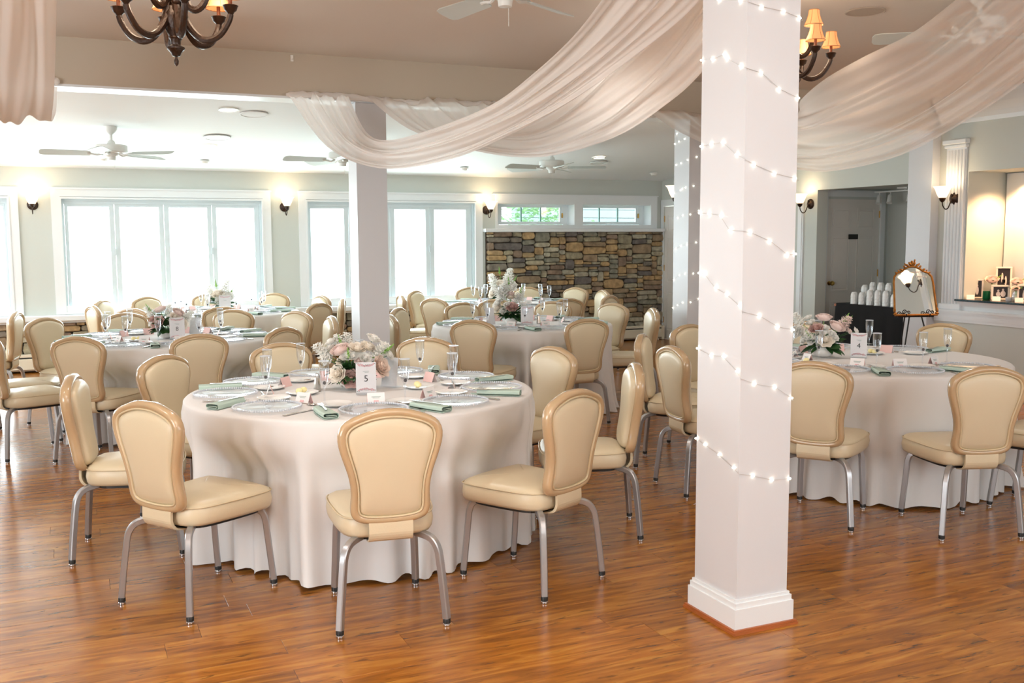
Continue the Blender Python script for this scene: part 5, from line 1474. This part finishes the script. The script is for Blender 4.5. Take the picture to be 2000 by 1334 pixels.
for (x, y, lb) in ((8.43, 7.33, 'white folded card before the leftmost photo frame'), (8.43, 7.02, 'white folded card before the wide photo frame'), (8.43, 6.76, 'white folded card at the picture edge on the niche shelf')):
    t = thing('tent_card', lb, 'card', (x, y, ZS), math.atan2(y, x) - PI / 2, 'folded cards on the niche shelf')
    part('front_leaf', MB().box((0, -.016, .022), (.075, .002, .052), M=Matrix.Rotation(-.6, 3, 'X')), M_PAPER, t)
    part('back_leaf', MB().box((0, .016, .022), (.075, .002, .052), M=Matrix.Rotation(.6, 3, 'X')), M_PAPER, t)
def votive(x, y, mt, label, h=.085, r_=.036):
    t = thing('votive_holder', label, 'candle holder', (x, y, ZS), 0, 'glass votives in the niche')
    part('glass_cup', MB().lathe([(r_ * .85, 0), (r_, .01), (r_, h), (r_ * .93, h), (r_ * .92, .014), (.0001, .012)], 20), mt, t, True)
    part('candle', MB().lathe([(r_ * .8, .013), (r_ * .8, h * .5), (.0001, h * .5)], 16), M_ROSEC, t, True)
votive(8.52, 7.215, M_GREENG, 'green glass votive between the two left photo frames')
votive(8.50, 6.935, M_BEAD, 'small cut-glass votive right of the wide photo frame', .04, .03)
def bud_vase(x, y, h, kind, label, s=.065):
    t = thing('bud_vase', label, 'vase', (x, y, ZS), 0)
    part('glass_cup', MB().lathe([(.026, 0), (.032, .02), (.030, .07), (.024, .085), (.026, .095), (.023, .095), (.021, .085), (.027, .06), (.027, .01), (.0001, .006)], 18), M_CLEAR, t, True)
    d = Vector((-.4, -.3, .8)).normalized()
    part('stem', MB().tube([(0, 0, .01), (.0, 0, h * .6), (-.01, -.01, h)], .003, 6), M_STEMG, t)
    link('ranunculus_head', FL['ran', 'blush'], t, Vector((-.01, -.01, h)) - d * s * .3, rot=d.to_track_quat('Z', 'Y').to_euler(), scale=s)
    for a in (.6, 2.4, -1): link('leaf', LEAF1, t, (0, 0, h * .75), rot=(.7, 0, a), scale=.09)
    link('bud_spike', FL['bud', 'green'], t, (.03, -.03, h), rot=(.5, .6, 0), scale=.075)
bud_vase(8.68, 7.29, .20, 'ran', 'blush bloom in a glass bud vase behind the leftmost photo frame', .075)
bud_vase(8.66, 6.98, .19, 'ran', 'blush bloom in a glass bud vase right of the tall photo frame', .07)
bud_vase(8.52, 6.88, .13, 'ran', 'small bloom in a clear glass by the cut-glass votive', .045)
for ny in (7.05, 6.2):
    nl = bpy.data.lights.new('niche_downlight', 'SPOT'); nl.energy = 85; nl.color = (1.0, .56, .28); nl.spot_size = math.radians(125); nl.spot_blend = .6; nl.shadow_soft_size = .04
    no = bpy.data.objects.new('niche_downlight', nl); col.objects.link(no); no.location = (8.70, ny, 2.19)

# ------------------------------------------------------------------ outside the small windows
struct('ground', MB().b2((-20, 13.45, -.6), (26, 34, -.5)), M_SPRIG)
t = thing('garden_tree', 'pale leafy tree outside the left small window', 'tree', (8.0, 16.6, -.5), 0)
part('trunk', MB().tube([(0, 0, 0), (.05, 0, 1.2), (0, .05, 2.2)], [.14, .11, .07], 8), M_BARK, t, True)
r = random.Random(21); m = MB()
for i in range(1500):
    p = Vector((max(-.85, min(.9, r.gauss(0, .42))), r.gauss(0, .45), 2.85 + max(-.9, min(.9, r.gauss(0, .42))))); a = r.uniform(0, 6.28); s = r.uniform(.04, .09)
    u = Vector((math.cos(a), math.sin(a), r.uniform(-.6, .6))).normalized() * s; v = Vector((-math.sin(a), math.cos(a), r.uniform(-.8, .8))).normalized() * s * .5
    m.add([p - u, p + v, p + u, p - v], [(0, 1, 2, 3)])
part('leaves', m, M_SPRIG, t)['kind'] = 'stuff'
t = thing('neighbour_house', 'pale clapboard house wall outside the right small window', 'house', (11.2, 19.5, -.5), 0)
part('wall', MB().b2((-2.4, 0, 0), (3.5, .2, 4.6)), M_SIDING, t)
for k in range(24): part('clapboard', MB().b2((-2.4, -.02 - .01, .18 * k), (3.5, 0, .18 * k + .165)), M_SIDING, t)
